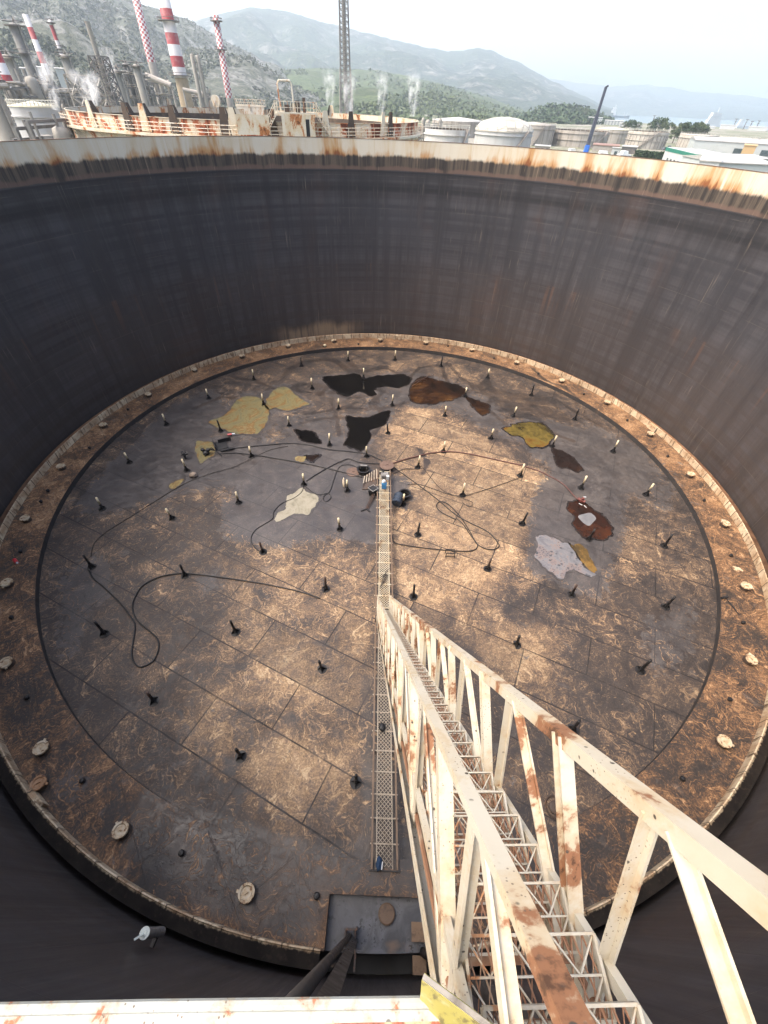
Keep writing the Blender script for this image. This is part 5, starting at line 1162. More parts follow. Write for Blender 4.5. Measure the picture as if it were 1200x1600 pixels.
def rack(x0, x1, ytop, ybot, D, label, seed, levels=4, bays=5):
    r_ = random.Random(seed); a0, a1 = az(x0, (ytop + ybot) / 2), az(x1, (ytop + ybot) / 2); p0, p1 = polar(a0, D), polar(a1, D); zt = CAM[2] + slope((x0 + x1) / 2, ytop) * D
    o = thing('pipe_structure', ((p0[0] + p1[0]) / 2, (p0[1] + p1[1]) / 2, GZ), label, 'pipe rack'); dp = 9.0; Y = np.array([0, dp, 0])
    b = MB()
    for k in range(bays + 1):
        f = k / bays; p = p0 * (1 - f) + p1 * f; h = zt - r_.uniform(0, (zt - GZ) * .35)
        for y in (0, 1): b.bar(p + Y * y + [0, 0, GZ], p + Y * y + [0, 0, h], .45, .45)
        b.bar(p + [0, 0, h], p + Y + [0, 0, h], .35, .35)
    for l in range(1, levels + 1):
        z = GZ + (zt - GZ) * (l / (levels + .6))
        for y in (0, 1): b.bar(p0 + Y * y + [0, 0, z], p1 + Y * y + [0, 0, z], .35, .4)
    b.build('steel_frame', M_STEELG, o)
    b = MB()
    for k in range(levels * 11):
        z = GZ + (zt - GZ) * ((k % levels + 1) / (levels + .6)) + .5 + r_.uniform(0, .8); f0, f1 = sorted((r_.random(), r_.random())); y = r_.uniform(-.5, dp + .5); r = r_.uniform(.15, .5)
        A, B = p0 * (1 - f0) + p1 * f0 + [0, y, z], p0 * (1 - f1) + p1 * f1 + [0, y, z]; b.tube([A + [0, 0, -r_.uniform(1, 6)], A, B, B + [0, 0, r_.uniform(-5, 4)]], r, 7)
    b.build('pipe_run', M_PIPE, o)
    b = MB()
    for k in range(bays):
        f = (k + r_.uniform(.3, .7)) / bays; p = p0 * (1 - f) + p1 * f + [0, r_.uniform(1, dp - 1), 0]; r = r_.uniform(.8, 1.7); z = GZ + (zt - GZ) * r_.choice((.2, .42, .62)); h = r_.uniform(3, 7)
        b.lathe([(.05, z), (r * .8, z + .3), (r, z + 1), (r, z + h), (r * .8, z + h + .8), (.05, z + h + 1.2)], c=(p[0], p[1], 0), n=14)
    b.build('vessels', M_STEELP, o, True)
    b = MB()
    for l in range(1, levels + 1):
        z = GZ + (zt - GZ) * (l / (levels + .6)); 
        for h in (.6, 1.2): b.bar(p0 + [0, -.3, z + h], p1 + [0, -.3, z + h], .1, .1)
    b.build('railing', M_RAILC, o)
rack(0, 40, 122, 200, 175, 'dense pipe structure behind the pale grey tank at the far left', 1, 5, 4)
rack(30, 78, 118, 170, 260, 'pipe structure with pale equipment between the grey column and the thin banded chimney', 2, 4, 6)
rack(78, 125, 128, 165, 230, 'low pipe structure behind the drifting steam left of the neighbour tank', 3, 3, 6)
rack(150, 182, 128, 160, 250, 'pipe structure around the foot of the dark lattice tower', 8, 3, 4)
rack(180, 224, 108, 155, 275, 'tall tangled pipe structure left of the tan concrete base', 4, 6, 6)
rack(216, 262, 118, 152, 350, 'pipe structure behind the foot of the left checkered chimney', 5, 4, 5)
rack(286, 340, 136, 155, 340, 'low pipe structure behind the plain grey stacks', 6, 2, 7)
rack(4, 62, 190, 230, 88, 'pipe rack in front of the pale grey tank at the lower left', 9, 2, 5)
rack(655, 700, 196, 215, 300, 'low pipe structure seen just right of the rusty neighbour tank', 7, 2, 5)
# angled flare duct between the chimneys
p, q = atd(228, 118, 320), atd(268, 134, 315); b = MB(); b.tube([p, q], 1.2, 10); b.tube([q + [0, 0, -16], q], .5, 6); tag(b.build('flue_duct', M_CONC), 'pale sloping flue duct between the left checkered and the thick banded chimney', 'duct')
p, q = atd(286, 140, 320), atd(318, 147, 318); b = MB(); b.tube([p, q], .9, 10); b.tube([p + [0, 0, -14], p], .5, 6); tag(b.build('flue_duct', M_CONC), 'pale sloping flue duct right of the tan concrete base', 'duct')
# blocks behind the pipes
def block(x0, x1, ytop, D, depth, label, wall, roofm, name='building', cat='building', floors=0, cols=0, base=None, rz=None, band=None, wmat=None, win=None):
    gz = GZ if base is None else base
    a0, a1 = az(x0, ytop), az(x1, ytop); p0, p1 = polar(a0, D), polar(a1, D if rz is None else D * rz); zt = CAM[2] + slope((x0 + x1) / 2, ytop) * (D if rz is None else D * (1 + rz) / 2)
    ex = unit(p1 - p0); ey = np.array([-ex[1], ex[0], 0]); L = np.linalg.norm(p1 - p0); o = thing(name, (*((p0 + p1) / 2)[:2], gz), label, cat)
    Pq = lambda u, v, z: p0 + ex * u + ey * v + np.array([0, 0, z])
    b = MB(); b.hexa([Pq(0, 0, gz), Pq(L, 0, gz), Pq(L, depth, gz), Pq(0, depth, gz)], [Pq(0, 0, zt), Pq(L, 0, zt), Pq(L, depth, zt), Pq(0, depth, zt)]); b.build('wall', wall, o)
    b = MB(); e = .3; h = min(1.2, depth * .04)
    m_ = [Pq(-e, depth / 2, zt + h + .25), Pq(L + e, depth / 2, zt + h + .25)]
    b.add([Pq(-e, -e, zt + .01), Pq(L + e, -e, zt + .01), Pq(L + e, depth + e, zt + .01), Pq(-e, depth + e, zt + .01), Pq(-e, -e, zt + .3), Pq(L + e, -e, zt + .3), Pq(L + e, depth + e, zt + .3), Pq(-e, depth + e, zt + .3)] + m_,
          [(0, 1, 5, 4), (1, 2, 6, 9, 5), (2, 3, 7, 6), (3, 0, 4, 8, 7), (4, 5, 9, 8), (6, 7, 8, 9), (3, 2, 1, 0)]); b.build('roof', roofm, o)
    if band:
        z1 = zt - .15; z0 = zt - band[1]; b = MB(); 
        b.hexa([Pq(-.06, -.06, z0), Pq(L + .06, -.06, z0), Pq(L + .06, depth + .06, z0), Pq(-.06, depth + .06, z0)], [Pq(-.06, -.06, z1), Pq(L + .06, -.06, z1), Pq(L + .06, depth + .06, z1), Pq(-.06, depth + .06, z1)]); b.build('band', band[0], o)
    if floors:
        H = zt - gz; fw = L / cols
        for fl in range(floors):
            for c_ in range(cols):
                z = gz + H * (fl + .35) / floors; w = fw * .5; b = MB(); u = fw * (c_ + .25); hh = H / floors * .42
                b.hexa([Pq(u, -.08, z), Pq(u + w, -.08, z), Pq(u + w, .02, z), Pq(u, .02, z)], [Pq(u, -.08, z + hh), Pq(u + w, -.08, z + hh), Pq(u + w, .02, z + hh), Pq(u, .02, z + hh)]); b.build('window', wmat or M_WIN, o)
    if win:
        for (side, u, z, w, hh) in win:
            b = MB(); zz = zt - z
            if side == 'f': b.hexa([Pq(u, -.09, zz), Pq(u + w, -.09, zz), Pq(u + w, .02, zz), Pq(u, .02, zz)], [Pq(u, -.09, zz + hh), Pq(u + w, -.09, zz + hh), Pq(u + w, .02, zz + hh), Pq(u, .02, zz + hh)])
            else: b.hexa([Pq(-.09, u, zz), Pq(.02, u, zz), Pq(.02, u + w, zz), Pq(-.09, u + w, zz)], [Pq(-.09, u, zz + hh), Pq(.02, u, zz + hh), Pq(.02, u + w, zz + hh), Pq(-.09, u + w, zz + hh)])
            b.build('window', wmat or M_WIN, o)
    return o, Pq, L, zt
M_WIN = worn('dark_window_glass', (.05, .07, .075), (.10, .12, .12), .3, 1.0, .25); M_WHW = worn('white_cladding', (.40, .41, .40), (.32, .32, .30), .4, .25, .55); M_PGW = worn('pale_grey_cladding', (.36, .385, .375), (.30, .32, .30), .4, .25, .55)
M_RFW = worn('pale_sheet_roof', (.29, .285, .265), (.21, .20, .18), .5, .2); M_RFB = worn('brown_tile_roof', (.20, .12, .09), (.12, .08, .06), .5, .4); M_GRN = worn('dark_green_band', (.012, .14, .095), (.02, .10, .08), .4, .5, .4); M_TAN = worn('tan_box', (.36, .25, .12), (.28, .2, .11), .4, .5)
# warehouse with the green band: a corner points at us
def warehouse():
    zt = 3.6; A, Bc, E = atz(1041, 231.5, zt), atz(1088, 243, zt), atz(1159, 248.5, zt)
    ex = unit(E - Bc); L1 = np.linalg.norm(E - Bc); ey = unit(A - Bc); dep = np.linalg.norm(A - Bc)
    P = lambda u, v, z: Bc * [1, 1, 0] + ex * u + ey * v + np.array([0, 0, z])
    o = thing('warehouse', (*Bc[:2], GZ), 'white warehouse with a dark green band under its flat roof', 'warehouse')
    b = MB(); b.hexa([P(0, 0, GZ), P(L1, 0, GZ), P(L1, dep, GZ), P(0, dep, GZ)], [P(0, 0, zt), P(L1, 0, zt), P(L1, dep, zt), P(0, dep, zt)]); b.build('wall', M_WHW, o)
    b = MB(); b.hexa([P(-.1, -.1, zt - .7), P(L1 + .1, -.1, zt - .7), P(L1 + .1, dep + .1, zt - .7), P(-.1, dep + .1, zt - .9)], [P(-.1, -.1, zt + .35), P(L1 + .1, -.1, zt + .35), P(L1 + .1, dep + .1, zt + .35), P(-.1, dep + .1, zt + .35)]); b.build('band', M_GRN, o)
    b = MB(); b.hexa([P(.4, .4, zt + .36), P(L1 - .4, .4, zt + .36), P(L1 - .4, dep - .4, zt + .36), P(.4, dep - .4, zt + .36)], [P(.8, .8, zt + .6), P(L1 - .8, .8, zt + .6), P(L1 - .8, dep - .8, zt + .6), P(.8, dep - .8, zt + .6)]); b.build('roof', M_RFW, o)
    for fl in range(2):
        for k in range(7):
            u = dep * (.06 + .12 * k); z = GZ + 1.2 + fl * 3.0; b = MB(); w = dep * .05
            if z + 1.4 < zt - 1: b.hexa([P(-.1, u, z), P(.02, u, z), P(.02, u + w, z), P(-.1, u + w, z)], [P(-.1, u, z + 1.4), P(.02, u, z + 1.4), P(.02, u + w, z + 1.4), P(-.1, u + w, z + 1.4)]); b.build('window', M_WIN, o)
    for (u, w) in ((.10, .13), (.42, .10), (.72, .12)):
        b = MB(); z = zt - 2.4; b.hexa([P(L1 * u, -.1, z), P(L1 * (u + w), -.1, z), P(L1 * (u + w), .02, z), P(L1 * u, .02, z)], [P(L1 * u, -.1, z + 1.3), P(L1 * (u + w), -.1, z + 1.3), P(L1 * (u + w), .02, z + 1.3), P(L1 * u, .02, z + 1.3)]); b.build('window', M_WIN, o)
warehouse()
block(1085, 1245, 224, 385, 40, 'big pale grey shed with dark square windows at the right', M_PGW, M_RFW, 'shed', 'shed', rz=1.02, win=[('f', 22, 5, 6, 2.6), ('f', 36, 5, 6, 2.6), ('f', 78, 6, 6, 2.6)])
bo, BP, BL, bz = block(1163, 1183, 228, 372, 10, 'tan canopy box on the front of the big pale grey shed', M_TAN, M_TAN, 'canopy', 'canopy')
block(1093, 1126, 253, 215, 18, 'low pale gabled roof in front of the green banded warehouse', M_WHW, M_RFW, 'shed', 'shed')
block(1122, 1215, 257, 225, 26, 'long low pale roof just beyond the rim at the right edge', M_PGW, M_RFW, 'shed', 'shed', rz=1.05)
block(1146, 1205, 249, 290, 22, 'low grey roof with skylights between the warehouse and the right edge', M_PGW, M_RFW, 'shed', 'shed', rz=1.05)
block(927, 968, 228, 345, 14, 'low brown roofed shed right of the crane base', M_CONC, M_RFB, 'shed', 'shed')
block(957, 970, 232, 318, 5, 'small white hut beside the brown roofed shed', M_WHW, M_RFW, 'hut', 'hut', win=[('f', 1.5, 2.5, 1.5, 1.4)])
block(972, 996, 230, 342, 10, 'open grey canopy between the white hut and the dark hedge', M_STEELD, M_RFW, 'canopy', 'canopy')
block(836, 860, 229, 300, 8, 'low pale hut behind the rim left of the crane', M_CONC, M_RFW, 'hut', 'hut', floors=1, cols=3)
block(32, 48, 108, 330, 12, 'left pale block behind the refinery pipes at the far left', M_WHW, M_RFW)
block(52, 66, 106, 345, 12, 'pale block behind the refinery pipes right of the tall grey column', M_WHW, M_RFW)
block(86, 99, 108, 380, 12, 'pale grey block half veiled by the left steam plume', M_PGW, M_RFW)
for k, (x0, x1, y, D) in enumerate(((846, 880, 186, 950), (878, 896, 182, 990), (893, 920, 189, 930), (918, 942, 184, 960), (945, 975, 189, 980), (968, 1003, 194, 900))):
    where = ('leftmost of the pale apartment blocks behind the beige tanks', 'tallest pale apartment block behind the beige tanks', 'low pale apartment block third from the left behind the beige tanks', 'pale apartment block touching the left of the crane boom', 'pale apartment block just right of the crane boom', 'long low pale block at the right end of the apartment row')[k]
    block(x0, x1, y, D, 16, where, M_WHW if k % 2 else M_TANW if 'M_TANW' in globals() else M_WHW, M_RFW, 'apartment_block', 'apartment block', floors=4, cols=6)
# ------------------------------------------------------------------ mobile crane, vehicles
pc = atd(915, 236, 255); M_CB = worn('crane_blue', (.02, .10, .36), (.05, .1, .2), .3, .7, .4); M_CD = worn('crane_dark_boom', (.035, .04, .055), (.08, .08, .09), .4, .6, .5)
o = thing('mobile_crane', (pc[0], pc[1], GZ), 'blue mobile crane with a long dark boom raised steeply to the right', 'crane')
b = MB(); b.box((pc[0], pc[1], GZ + 1.5), (3.0, 9, 1.1)); b.box((pc[0] - .5, pc[1] - 3.4, GZ + 2.6), (1.8, 2, 1.6)); b.build('carrier', M_CB, o)
for i in range(4):
    for s in (-1, 1): b = MB(); w = np.array([pc[0] + s * 1.4, pc[1] - 3 + i * 2, GZ + .65]); b.tube([w - [.2, 0, 0], w + [.2, 0, 0]], .65, 16); b.build('wheel', M_BLK, o)
bs = np.array([pc[0], pc[1], GZ + 2.5]); tp = atd(947, 136, 262); md = bs + (tp - bs) * .17
b = MB(); b.box(bs + [0, 0, .6], (2.4, 3.0, 1.6)); b.bar(bs + [0, 0, .6], md, 1.6, 1.6, (0, 1, 0)); b.build('lower_boom', M_CB, o)
b = MB(); m2 = bs + (tp - bs) * .62; b.bar(md, m2, 1.25, 1.25, (0, 1, 0)); b.bar(m2, tp, .9, .9, (0, 1, 0)); b.bar(tp, tp + unit(tp - bs) * .5 + [.7, 0, -.1], .6, .7, (0, 1, 0)); b.build('telescopic_boom', M_CD, o)
b = MB(); b.tube([bs + [1.5, -.5, 0], bs + (tp - bs) * .2 + [.8, 0, -.4]], .3, 8); b.build('lift_ram', M_STEELP, o)
def vehicle(x, y, D, L, W, H, col, label, name='parked_truck', rz=.4):
    p = atd(x, y, D); o = thing(name, (p[0], p[1], GZ), label, 'truck' if 'truck' in name else 'car'); m = worn(name + '_paint', col, [c_ * .7 for c_ in col], .3, .8, .35)
    ex = np.array([math.cos(rz), math.sin(rz), 0]); ey = np.array([-ex[1], ex[0], 0]); Q = lambda u, v, z: np.array([p[0], p[1], GZ]) + ex * u + ey * v + np.array([0, 0, z])
    b = MB(); h0 = H * .2
    b.hexa([Q(-L / 2, -W / 2, h0), Q(L / 2, -W / 2, h0), Q(L / 2, W / 2, h0), Q(-L / 2, W / 2, h0)], [Q(-L / 2, -W / 2, H * .55), Q(L / 2, -W / 2, H * .55), Q(L / 2, W / 2, H * .55), Q(-L / 2, W / 2, H * .55)])
    b.build('body', m, o)
    c = MB(); k = .30; c.hexa([Q(-L * k, -W * .46, H * .55), Q(L * k * .9, -W * .46, H * .55), Q(L * k * .9, W * .46, H * .55), Q(-L * k, W * .46, H * .55)], [Q(-L * k * .8, -W * .4, H), Q(L * k * .6, -W * .4, H), Q(L * k * .6, W * .4, H), Q(-L * k * .8, W * .4, H)]); c.build('cab', M_WIN if 'car' in name else m, o)
    for u in (-.32, .32):
        for v in (-.5, .5): w = MB(); c_ = Q(u * L, v * W, H * .2); w.tube([c_ - ey * .12, c_ + ey * .12], H * .2, 12); w.build('wheel', M_BLK, o)
    return o
vehicle(975, 241, 305, 7, 2.5, 3.0, (.7, .7, .68), 'white truck parked beside the white hut', 'parked_truck')
vehicle(985, 243, 300, 4.4, 1.8, 1.5, (.5, .5, .5), 'silver car parked left of the dark hedge', 'parked_car', 1.2)
vehicle(1049, 222, 420, 4.4, 1.8, 1.6, (.6, .6, .6), 'pale car on the yard between the two ribbed cream tanks', 'parked_car', .8)
vehicle(1040, 228, 400, 4.4, 1.8, 1.6, (.12, .12, .14), 'dark car on the yard between the two ribbed cream tanks', 'parked_car', .6)
vehicle(942, 242, 290, 8, 2.5, 3.2, (.62, .62, .6), 'pale truck parked at the foot of the brown roofed shed', 'parked_truck', .1)
vehicle(893, 238, 300, 6, 2.4, 2.8, (.55, .55, .52), 'grey truck parked left of the crane', 'parked_truck', .3)
# dockside light masts, leaning cranes and ships
for k, (xt, yt, xb, yb, lab) in enumerate(((1151, 186, 1143, 204, 'leftmost of the four thin dark dock masts at the right'), (1168, 187, 1159, 206, 'second from the left of the four thin dark dock masts'), (1177, 190, 1167, 208, 'third from the left of the four thin dark dock masts'), (1188, 189, 1178, 207, 'rightmost of the four thin dark dock masts'), (1024, 181, 1017, 198, 'lone thin mast over the dark trees right of the ribbed cream tank'))):
    D = 1150; p = atd(xb, yb, D); zt = CAM[2] + slope(xt, yt) * D; b = MB(); b.tube([(p[0], p[1], GZ - 3), (p[0], p[1], zt)], [1.1, .5], 8); b.box((p[0], p[1], zt), (5, 1, 1)); b.box((p[0], p[1], zt - 3), (2.4, 2.4, .6)); tag(b.build('dock_mast', M_STEELG), lab, 'mast')
# ================================================================== ground, sea, hills
def interp(tab, x):
    if x <= tab[0][0]: return tab[0][1]
    for (a, u), (b, v) in zip(tab, tab[1:]):
        if x <= b: return u + (v - u) * (x - a) / (b - a)
    return tab[-1][1]
SEAZ = -15.0
def shore(a):      # distance of the shore line for a bearing
    d = math.degrees(a); d = (d + 180) % 360 - 180
    if d < 14 or d > 120: return 8200
    return 1230 + 900 * max(0, (20 - d) / 6) ** 2 + 60 * math.sin(d * .9)
t = NT('industrial_ground', .9, .2); p = t.obj(); a = t.noise(p, .012, 7, .6, .4); g = t.noise(p, .08, 6, .65); f = t.noise(p, .4, 4)
c = t.mix(t.rng(a, .4, .6), (.20, .185, .155), (.10, .115, .06)); c = t.mix(t.rng(g, .55, .68), c, (.30, .28, .24)); c = t.mix(t.rng(f, .5, .7, 0, .5), c, (.07, .075, .05)); t.bump(f, .3, .2)
M_GND = t.done(c)
b = MB(); NA = 160; RR = [0.5, 20, 60, 120, 200, 300, 420, 560, 700, 850, 1000, 1100] ; far_r = [1, 1.03, 1.3, 2, 3, 4.5]
for k in range(NA):
    for r in RR: q = polar(2 * PI * k / NA, r, GZ); b.v.append(tuple(q))
    s = shore(2 * PI * k / NA)
    for m_, z in ((1.0, GZ), (1.02, SEAZ - 3)):
        q = polar(2 * PI * k / NA, min(8200, s * m_), GZ if s > 8000 else z); b.v.append(tuple(q))
    q = polar(2 * PI * k / NA, 8230, GZ if s > 8000 else SEAZ - 6); b.v.append(tuple(q))
M_ = len(RR) + 3
for k in range(NA):
    k2 = (k + 1) % NA
    for i in range(M_ - 1): b.f.append((k * M_ + i + 1, k * M_ + i, k2 * M_ + i, k2 * M_ + i + 1)[::-1])
b.f = [f[::-1] for f in b.f]
gnd = b.build('ground', M_GND, None, False, (CAM[0], CAM[1], GZ)); tag(gnd, kind='structure')
# keep the ground out of the tank's inside
t = NT('sea_water', .12, .5); p = t.obj(); n = t.noise(t.map(p, (1, 1, 1)), .03, 6, .65); t.bump(n, .5, 2.0); M_SEA = t.done((.035, .075, .085))
b = MB(); a0, a1 = math.radians(10), math.radians(125); pts = [polar(a0 + (a1 - a0) * k / 40, r, SEAZ) for r in (700, 8150) for k in range(41)]
b.add(pts, [(k, 41 + k, 42 + k, k + 1)[::-1] for k in range(40)]); tag(b.build('sea', M_SEA), kind='structure')

def hill_mat(name, green, green2, rock, k_rock=.5, sc=1.0):
    t = NT(name, .95, .1); p = t.obj(); x, y, z = t.xyz(p)
    a = t.noise(p, .0035 * sc, 8, .62, .6); g = t.noise(t.map(p, (1, 1, .7)), .016 * sc, 8, .68, .8); d = t.noise(p, .06 * sc, 5, .65); v = t.vor(p, .055 * sc)
    nz = t.xyz(t.normal())[2]
    c = t.mix(t.rng(d, .42, .6), green, green2)
    c = t.mix(t.rng(a, .4, .65), c, [q * .7 for q in green])
    k = t.math('ADD', t.math('ADD', t.mul(g, .8), t.mul(a, .4)), t.mul(t.math('SUBTRACT', 1.0, nz), .35))
    c = t.mix(t.mul(t.rng(k, .74 - .3 * k_rock, .96 - .3 * k_rock), .9), c, rock)
    c = t.mix(t.mul(t.rng(v, .18, .42, 1, 0), t.rng(d, .40, .55)), c, [q * .42 for q in green])
    t.bump(t.math('ADD', g, t.mul(d, .5)), .8, 14.0 / sc)
    return t.done(c)
def hill(name, tab, r0, rr, back, matl, az_pad=(0, 0), n_a=240, n_r=70, rough=1.0, prof=1.15, seed=0.0, base=GZ, gully=1.0):
    """tab: skyline (pixel x, pixel y); the ridge stands at distance rr"""
    T = [(az(x, y), slope(x, y)) for x, y in tab]; a0, a1 = T[0][0] - az_pad[0], T[-1][0] + az_pad[1]; b = MB()
    for i in range(n_a + 1):
        a = a0 + (a1 - a0) * i / n_a; zr = CAM[2] + interp(T, a) * rr
        for j in range(n_r + 1):
            f = j / n_r * (1 + back); r = r0 + (rr - r0) * f; q = polar(a, r)
            s3 = 1.0 / (rr * .16); nn = mnoise.fractal((q[0] * s3, q[1] * s3, seed), 1.0, 2.0, 7); n2 = abs(mnoise.noise((q[0] * s3 * 1.7 + 5, q[1] * s3 * .9, seed + 3)))
            if f <= 1:
                h = (f ** prof); env = min(1, f * 3) * min(1.0, (1 - f) * 3.5 + .03)
                z = base - 4 + (zr - base + 4) * (h - gully * .30 * env * (.5 - n2) + .22 * rough * nn * env)
                if f < 1: z = min(z, CAM[2] + (interp(T, a) * r) - (1 - f) * 4)
            else: z = zr - (zr - base) * ((f - 1) / max(back, 1e-6)) ** 1.3
            b.v.append((q[0], q[1], z))
    m = n_r + 1
    for i in range(n_a):
        for j in range(n_r): b.f.append((i * m + j, (i + 1) * m + j, (i + 1) * m + j + 1, i * m + j + 1))
    b.f = [f[::-1] for f in b.f]
    return tag(b.build(name, matl, None, True), kind='structure')
M_H1 = hill_mat('scrub_and_rock_hillside', (.060, .068, .050), (.092, .095, .070), (.215, .21, .195), .60, 2.2)
M_H2 = hill_mat('wooded_mountain', (.026, .040, .030), (.045, .060, .038), (.20, .19, .175), .42, .7)
M_H3 = hill_mat('green_foothill', (.045, .065, .026), (.085, .105, .045), (.19, .17, .13), .32, 1.6)
M_H4 = hill_mat('far_mountain', (.028, .042, .032), (.042, .055, .040), (.18, .17, .155), .32, .3)
def jag(tab, amp, step=6, seed=1.0):
    out = []; x = tab[0][0]
    while x <= tab[-1][0]: out.append((x, interp(tab, x) + amp * mnoise.fractal((x * .045, seed, 0), .8, 2.2, 5))); x += step
    return out
hill('hill', jag([(-420, -130), (-160, -120), (0, -70), (80, -48), (160, -22), (217, 4), (262, 18), (300, 33), (350, 63), (400, 87), (433, 103), (463, 117), (500, 136), (540, 156), (570, 170)], 3.5), 560, 1900, .5, M_H1, (.5, 0), 260, 90, 1.0, 1.0, 1.3)
hill('mountain', jag([(240, 60), (310, 30), (340, 21), (400, 11), (450, 17), (500, 33), (540, 42), (580, 52), (620, 62), (660, 73), (700, 80), (735, 77), (750, 75), (770, 80), (800, 92), (830, 108), (855, 122), (900, 145), (960, 172)], 3.0, 5, 4.0), 2200, 4600, .4, M_H2, (.05, 0), 240, 80, 1.0, .9, 7.0)
hill('foothill', jag([(380, 118), (430, 108), (500, 106), (560, 108), (600, 111), (680, 128), (767, 153), (800, 166), (830, 178), (870, 186)], 2.0, 6, 9.0), 640, 2300, .4, M_H3, (.04, 0), 220, 80, 1.0, 1.1, 4.0)
hill('far_mountain', jag([(790, 122), (865, 123), (908, 129), (952, 134), (981, 133), (1013, 131), (1037, 136), (1051, 135), (1077, 143), (1127, 146), (1171, 149), (1200, 155), (1300, 168), (1420, 182), (1600, 215)], 2.2, 6, 14.0), 5300, 7300, .1, M_H4, (0, .0), 220, 60, 1.0, .9, 11.0, SEAZ, .6)
M_H5 = hill_mat('wooded_knoll_ground', (.055, .085, .03), (.10, .13, .05), (.26, .24, .17), .2, 3.0)
KN = [(800, 190), (823, 180), (850, 170), (880, 167), (905, 171), (930, 180), (955, 192)]
hill('knoll', KN, 820, 1180, .5, M_H5, (.01, .01), 60, 30, .4, .9, 21.0)

# ------------------------------------------------------------------ trees
M_BARK = worn('grey_bark', (.12, .095, .07), (.07, .055, .04), .5, 2, .9)
def leaf_mat(name, c0, c1):
    t = NT(name, .75, .15); p = t.obj(); a = t.noise(p, .5, 4); g = t.noise(p, 4.0, 3); c = t.mix(t.rng(a, .35, .65), c0, c1); c = t.mix(t.rng(g, .4, .65, 0, .5), c, [q * .55 for q in c0]); return t.done(c)
M_LEAF = [leaf_mat('dark_foliage', (.035, .060, .030), (.060, .085, .042)), leaf_mat('olive_foliage', (.06, .085, .038), (.095, .115, .055)), leaf_mat('grey_scrub', (.060, .072, .045), (.095, .105, .070))]
def tree_meshes(h, w, seed, conic=False):
    r_ = random.Random(seed); t_ = MB(); t_.tube([(0, 0, -.3), (.1, .05, h * .25), (0, .1, h * .55), (.05, 0, h * .85)], [h * .035, h * .028, h * .018, h * .006], 8); cl = []
    for k in range(9):
        a = r_.uniform(0, 2 * PI); z = h * r_.uniform(.3, .75); L = w * r_.uniform(.25, .5); e = (L * math.cos(a), L * math.sin(a), z + L * .5); t_.tube([(0, 0, z), (e[0] * .5, e[1] * .5, z + L * .15), e], [h * .012, h * .009, h * .004], 5); cl.append((e, w * r_.uniform(.16, .26)))
    for k in range(10):
        z = r_.uniform(.30, 1.0); ra = (1 - z) * 1.25 if conic else math.sqrt(max(0, 1 - ((z - .62) / .42) ** 2)); a = r_.uniform(0, 2 * PI); q = w * .5 * ra * r_.uniform(.3, .95); cl.append(((q * math.cos(a), q * math.sin(a), z * h), w * r_.uniform(.12, .22)))
    c_ = MB()
    for (e, rad) in cl:
        for k in range(70):
            d = unit([r_.gauss(0, 1), r_.gauss(0, 1), r_.gauss(0, 1)]) * rad * r_.uniform(.45, 1.05); p = np.array(e) + d * [1, 1, .75]; u = unit([r_.gauss(0, 1), r_.gauss(0, 1), r_.gauss(0, .6)]); v = unit(np.cross(u, [r_.gauss(0, 1), r_.gauss(0, 1), r_.gauss(0, 1)])); s = w * r_.uniform(.025, .05)
            c_.add([p - u * s - v * s * .6, p + u * s - v * s * .5, p + u * s * .9 + v * s * .6, p - u * s * .8 + v * s * .5], [(0, 1, 2, 3)])
    return t_.mesh('trunk', M_BARK), c_.mesh('crown', M_LEAF[seed % 2])
TV = [tree_meshes(9, 8, 1), tree_meshes(8, 9, 2), tree_meshes(10, 7, 4), tree_meshes(12, 4.2, 6, True)]
def tree(xp, ytop, ybase, D, v, label, group='dark trees beyond the tanks'):
    zt = CAM[2] + slope(xp, ytop) * D; p = atd(xp, ybase, D); h = [9, 8, 10, 12][v]; s = (zt - GZ) / h
    o = thing('tree', (p[0], p[1], GZ), label, 'tree', group); o.scale = (s, s, s); o.rotation_euler = (0, 0, xp * .7)
    for nm, me in zip(('trunk', 'crown'), TV[v]): q = bpy.data.objects.new(nm, me); COL.objects.link(q); q.parent = o
for i, (x, yt, yb, D, v, lab) in enumerate(((1028, 186, 200, 620, 1, 'broad dark tree between the ribbed cream tank and the sea'), (1018, 190, 202, 640, 0, 'smaller dark tree touching the left of the broad one by the sea'), (1038, 191, 204, 610, 0, 'small dark tree touching the right of the broad one by the sea'),
    (1052, 194, 220, 500, 0, 'leftmost tall dark tree between the two ribbed cream tanks'), (1060, 192, 222, 510, 2, 'second dark tree from the left between the two ribbed cream tanks'), (1069, 194, 220, 500, 1, 'dark round tree in the middle of the clump behind the right ribbed tank'), (1078, 192, 215, 520, 2, 'dark tree just right of the middle of the clump behind the right ribbed tank'), (1086, 192, 212, 530, 0, 'dark tree behind the top edge of the right ribbed tank'), (1094, 196, 213, 540, 1, 'rightmost dark tree of the clump behind the right ribbed tank'),
    (985, 189, 199, 660, 1, 'dark tree standing alone behind the rail of the yellow roofed tank'), (976, 190, 200, 680, 0, 'low dark tree left of the one behind the yellow roofed tank'), (995, 191, 200, 690, 0, 'low dark tree right of the one behind the yellow roofed tank'),
    (905, 164, 180, 1050, 3, 'tall slim conifer on top of the wooded knoll'), (886, 166, 178, 1080, 3, 'shorter slim conifer left of the tall one on the wooded knoll'), (912, 170, 182, 1040, 0, 'rounded tree right of the tall conifer on the wooded knoll'))):
    tree(x, yt, yb, D, v, lab)
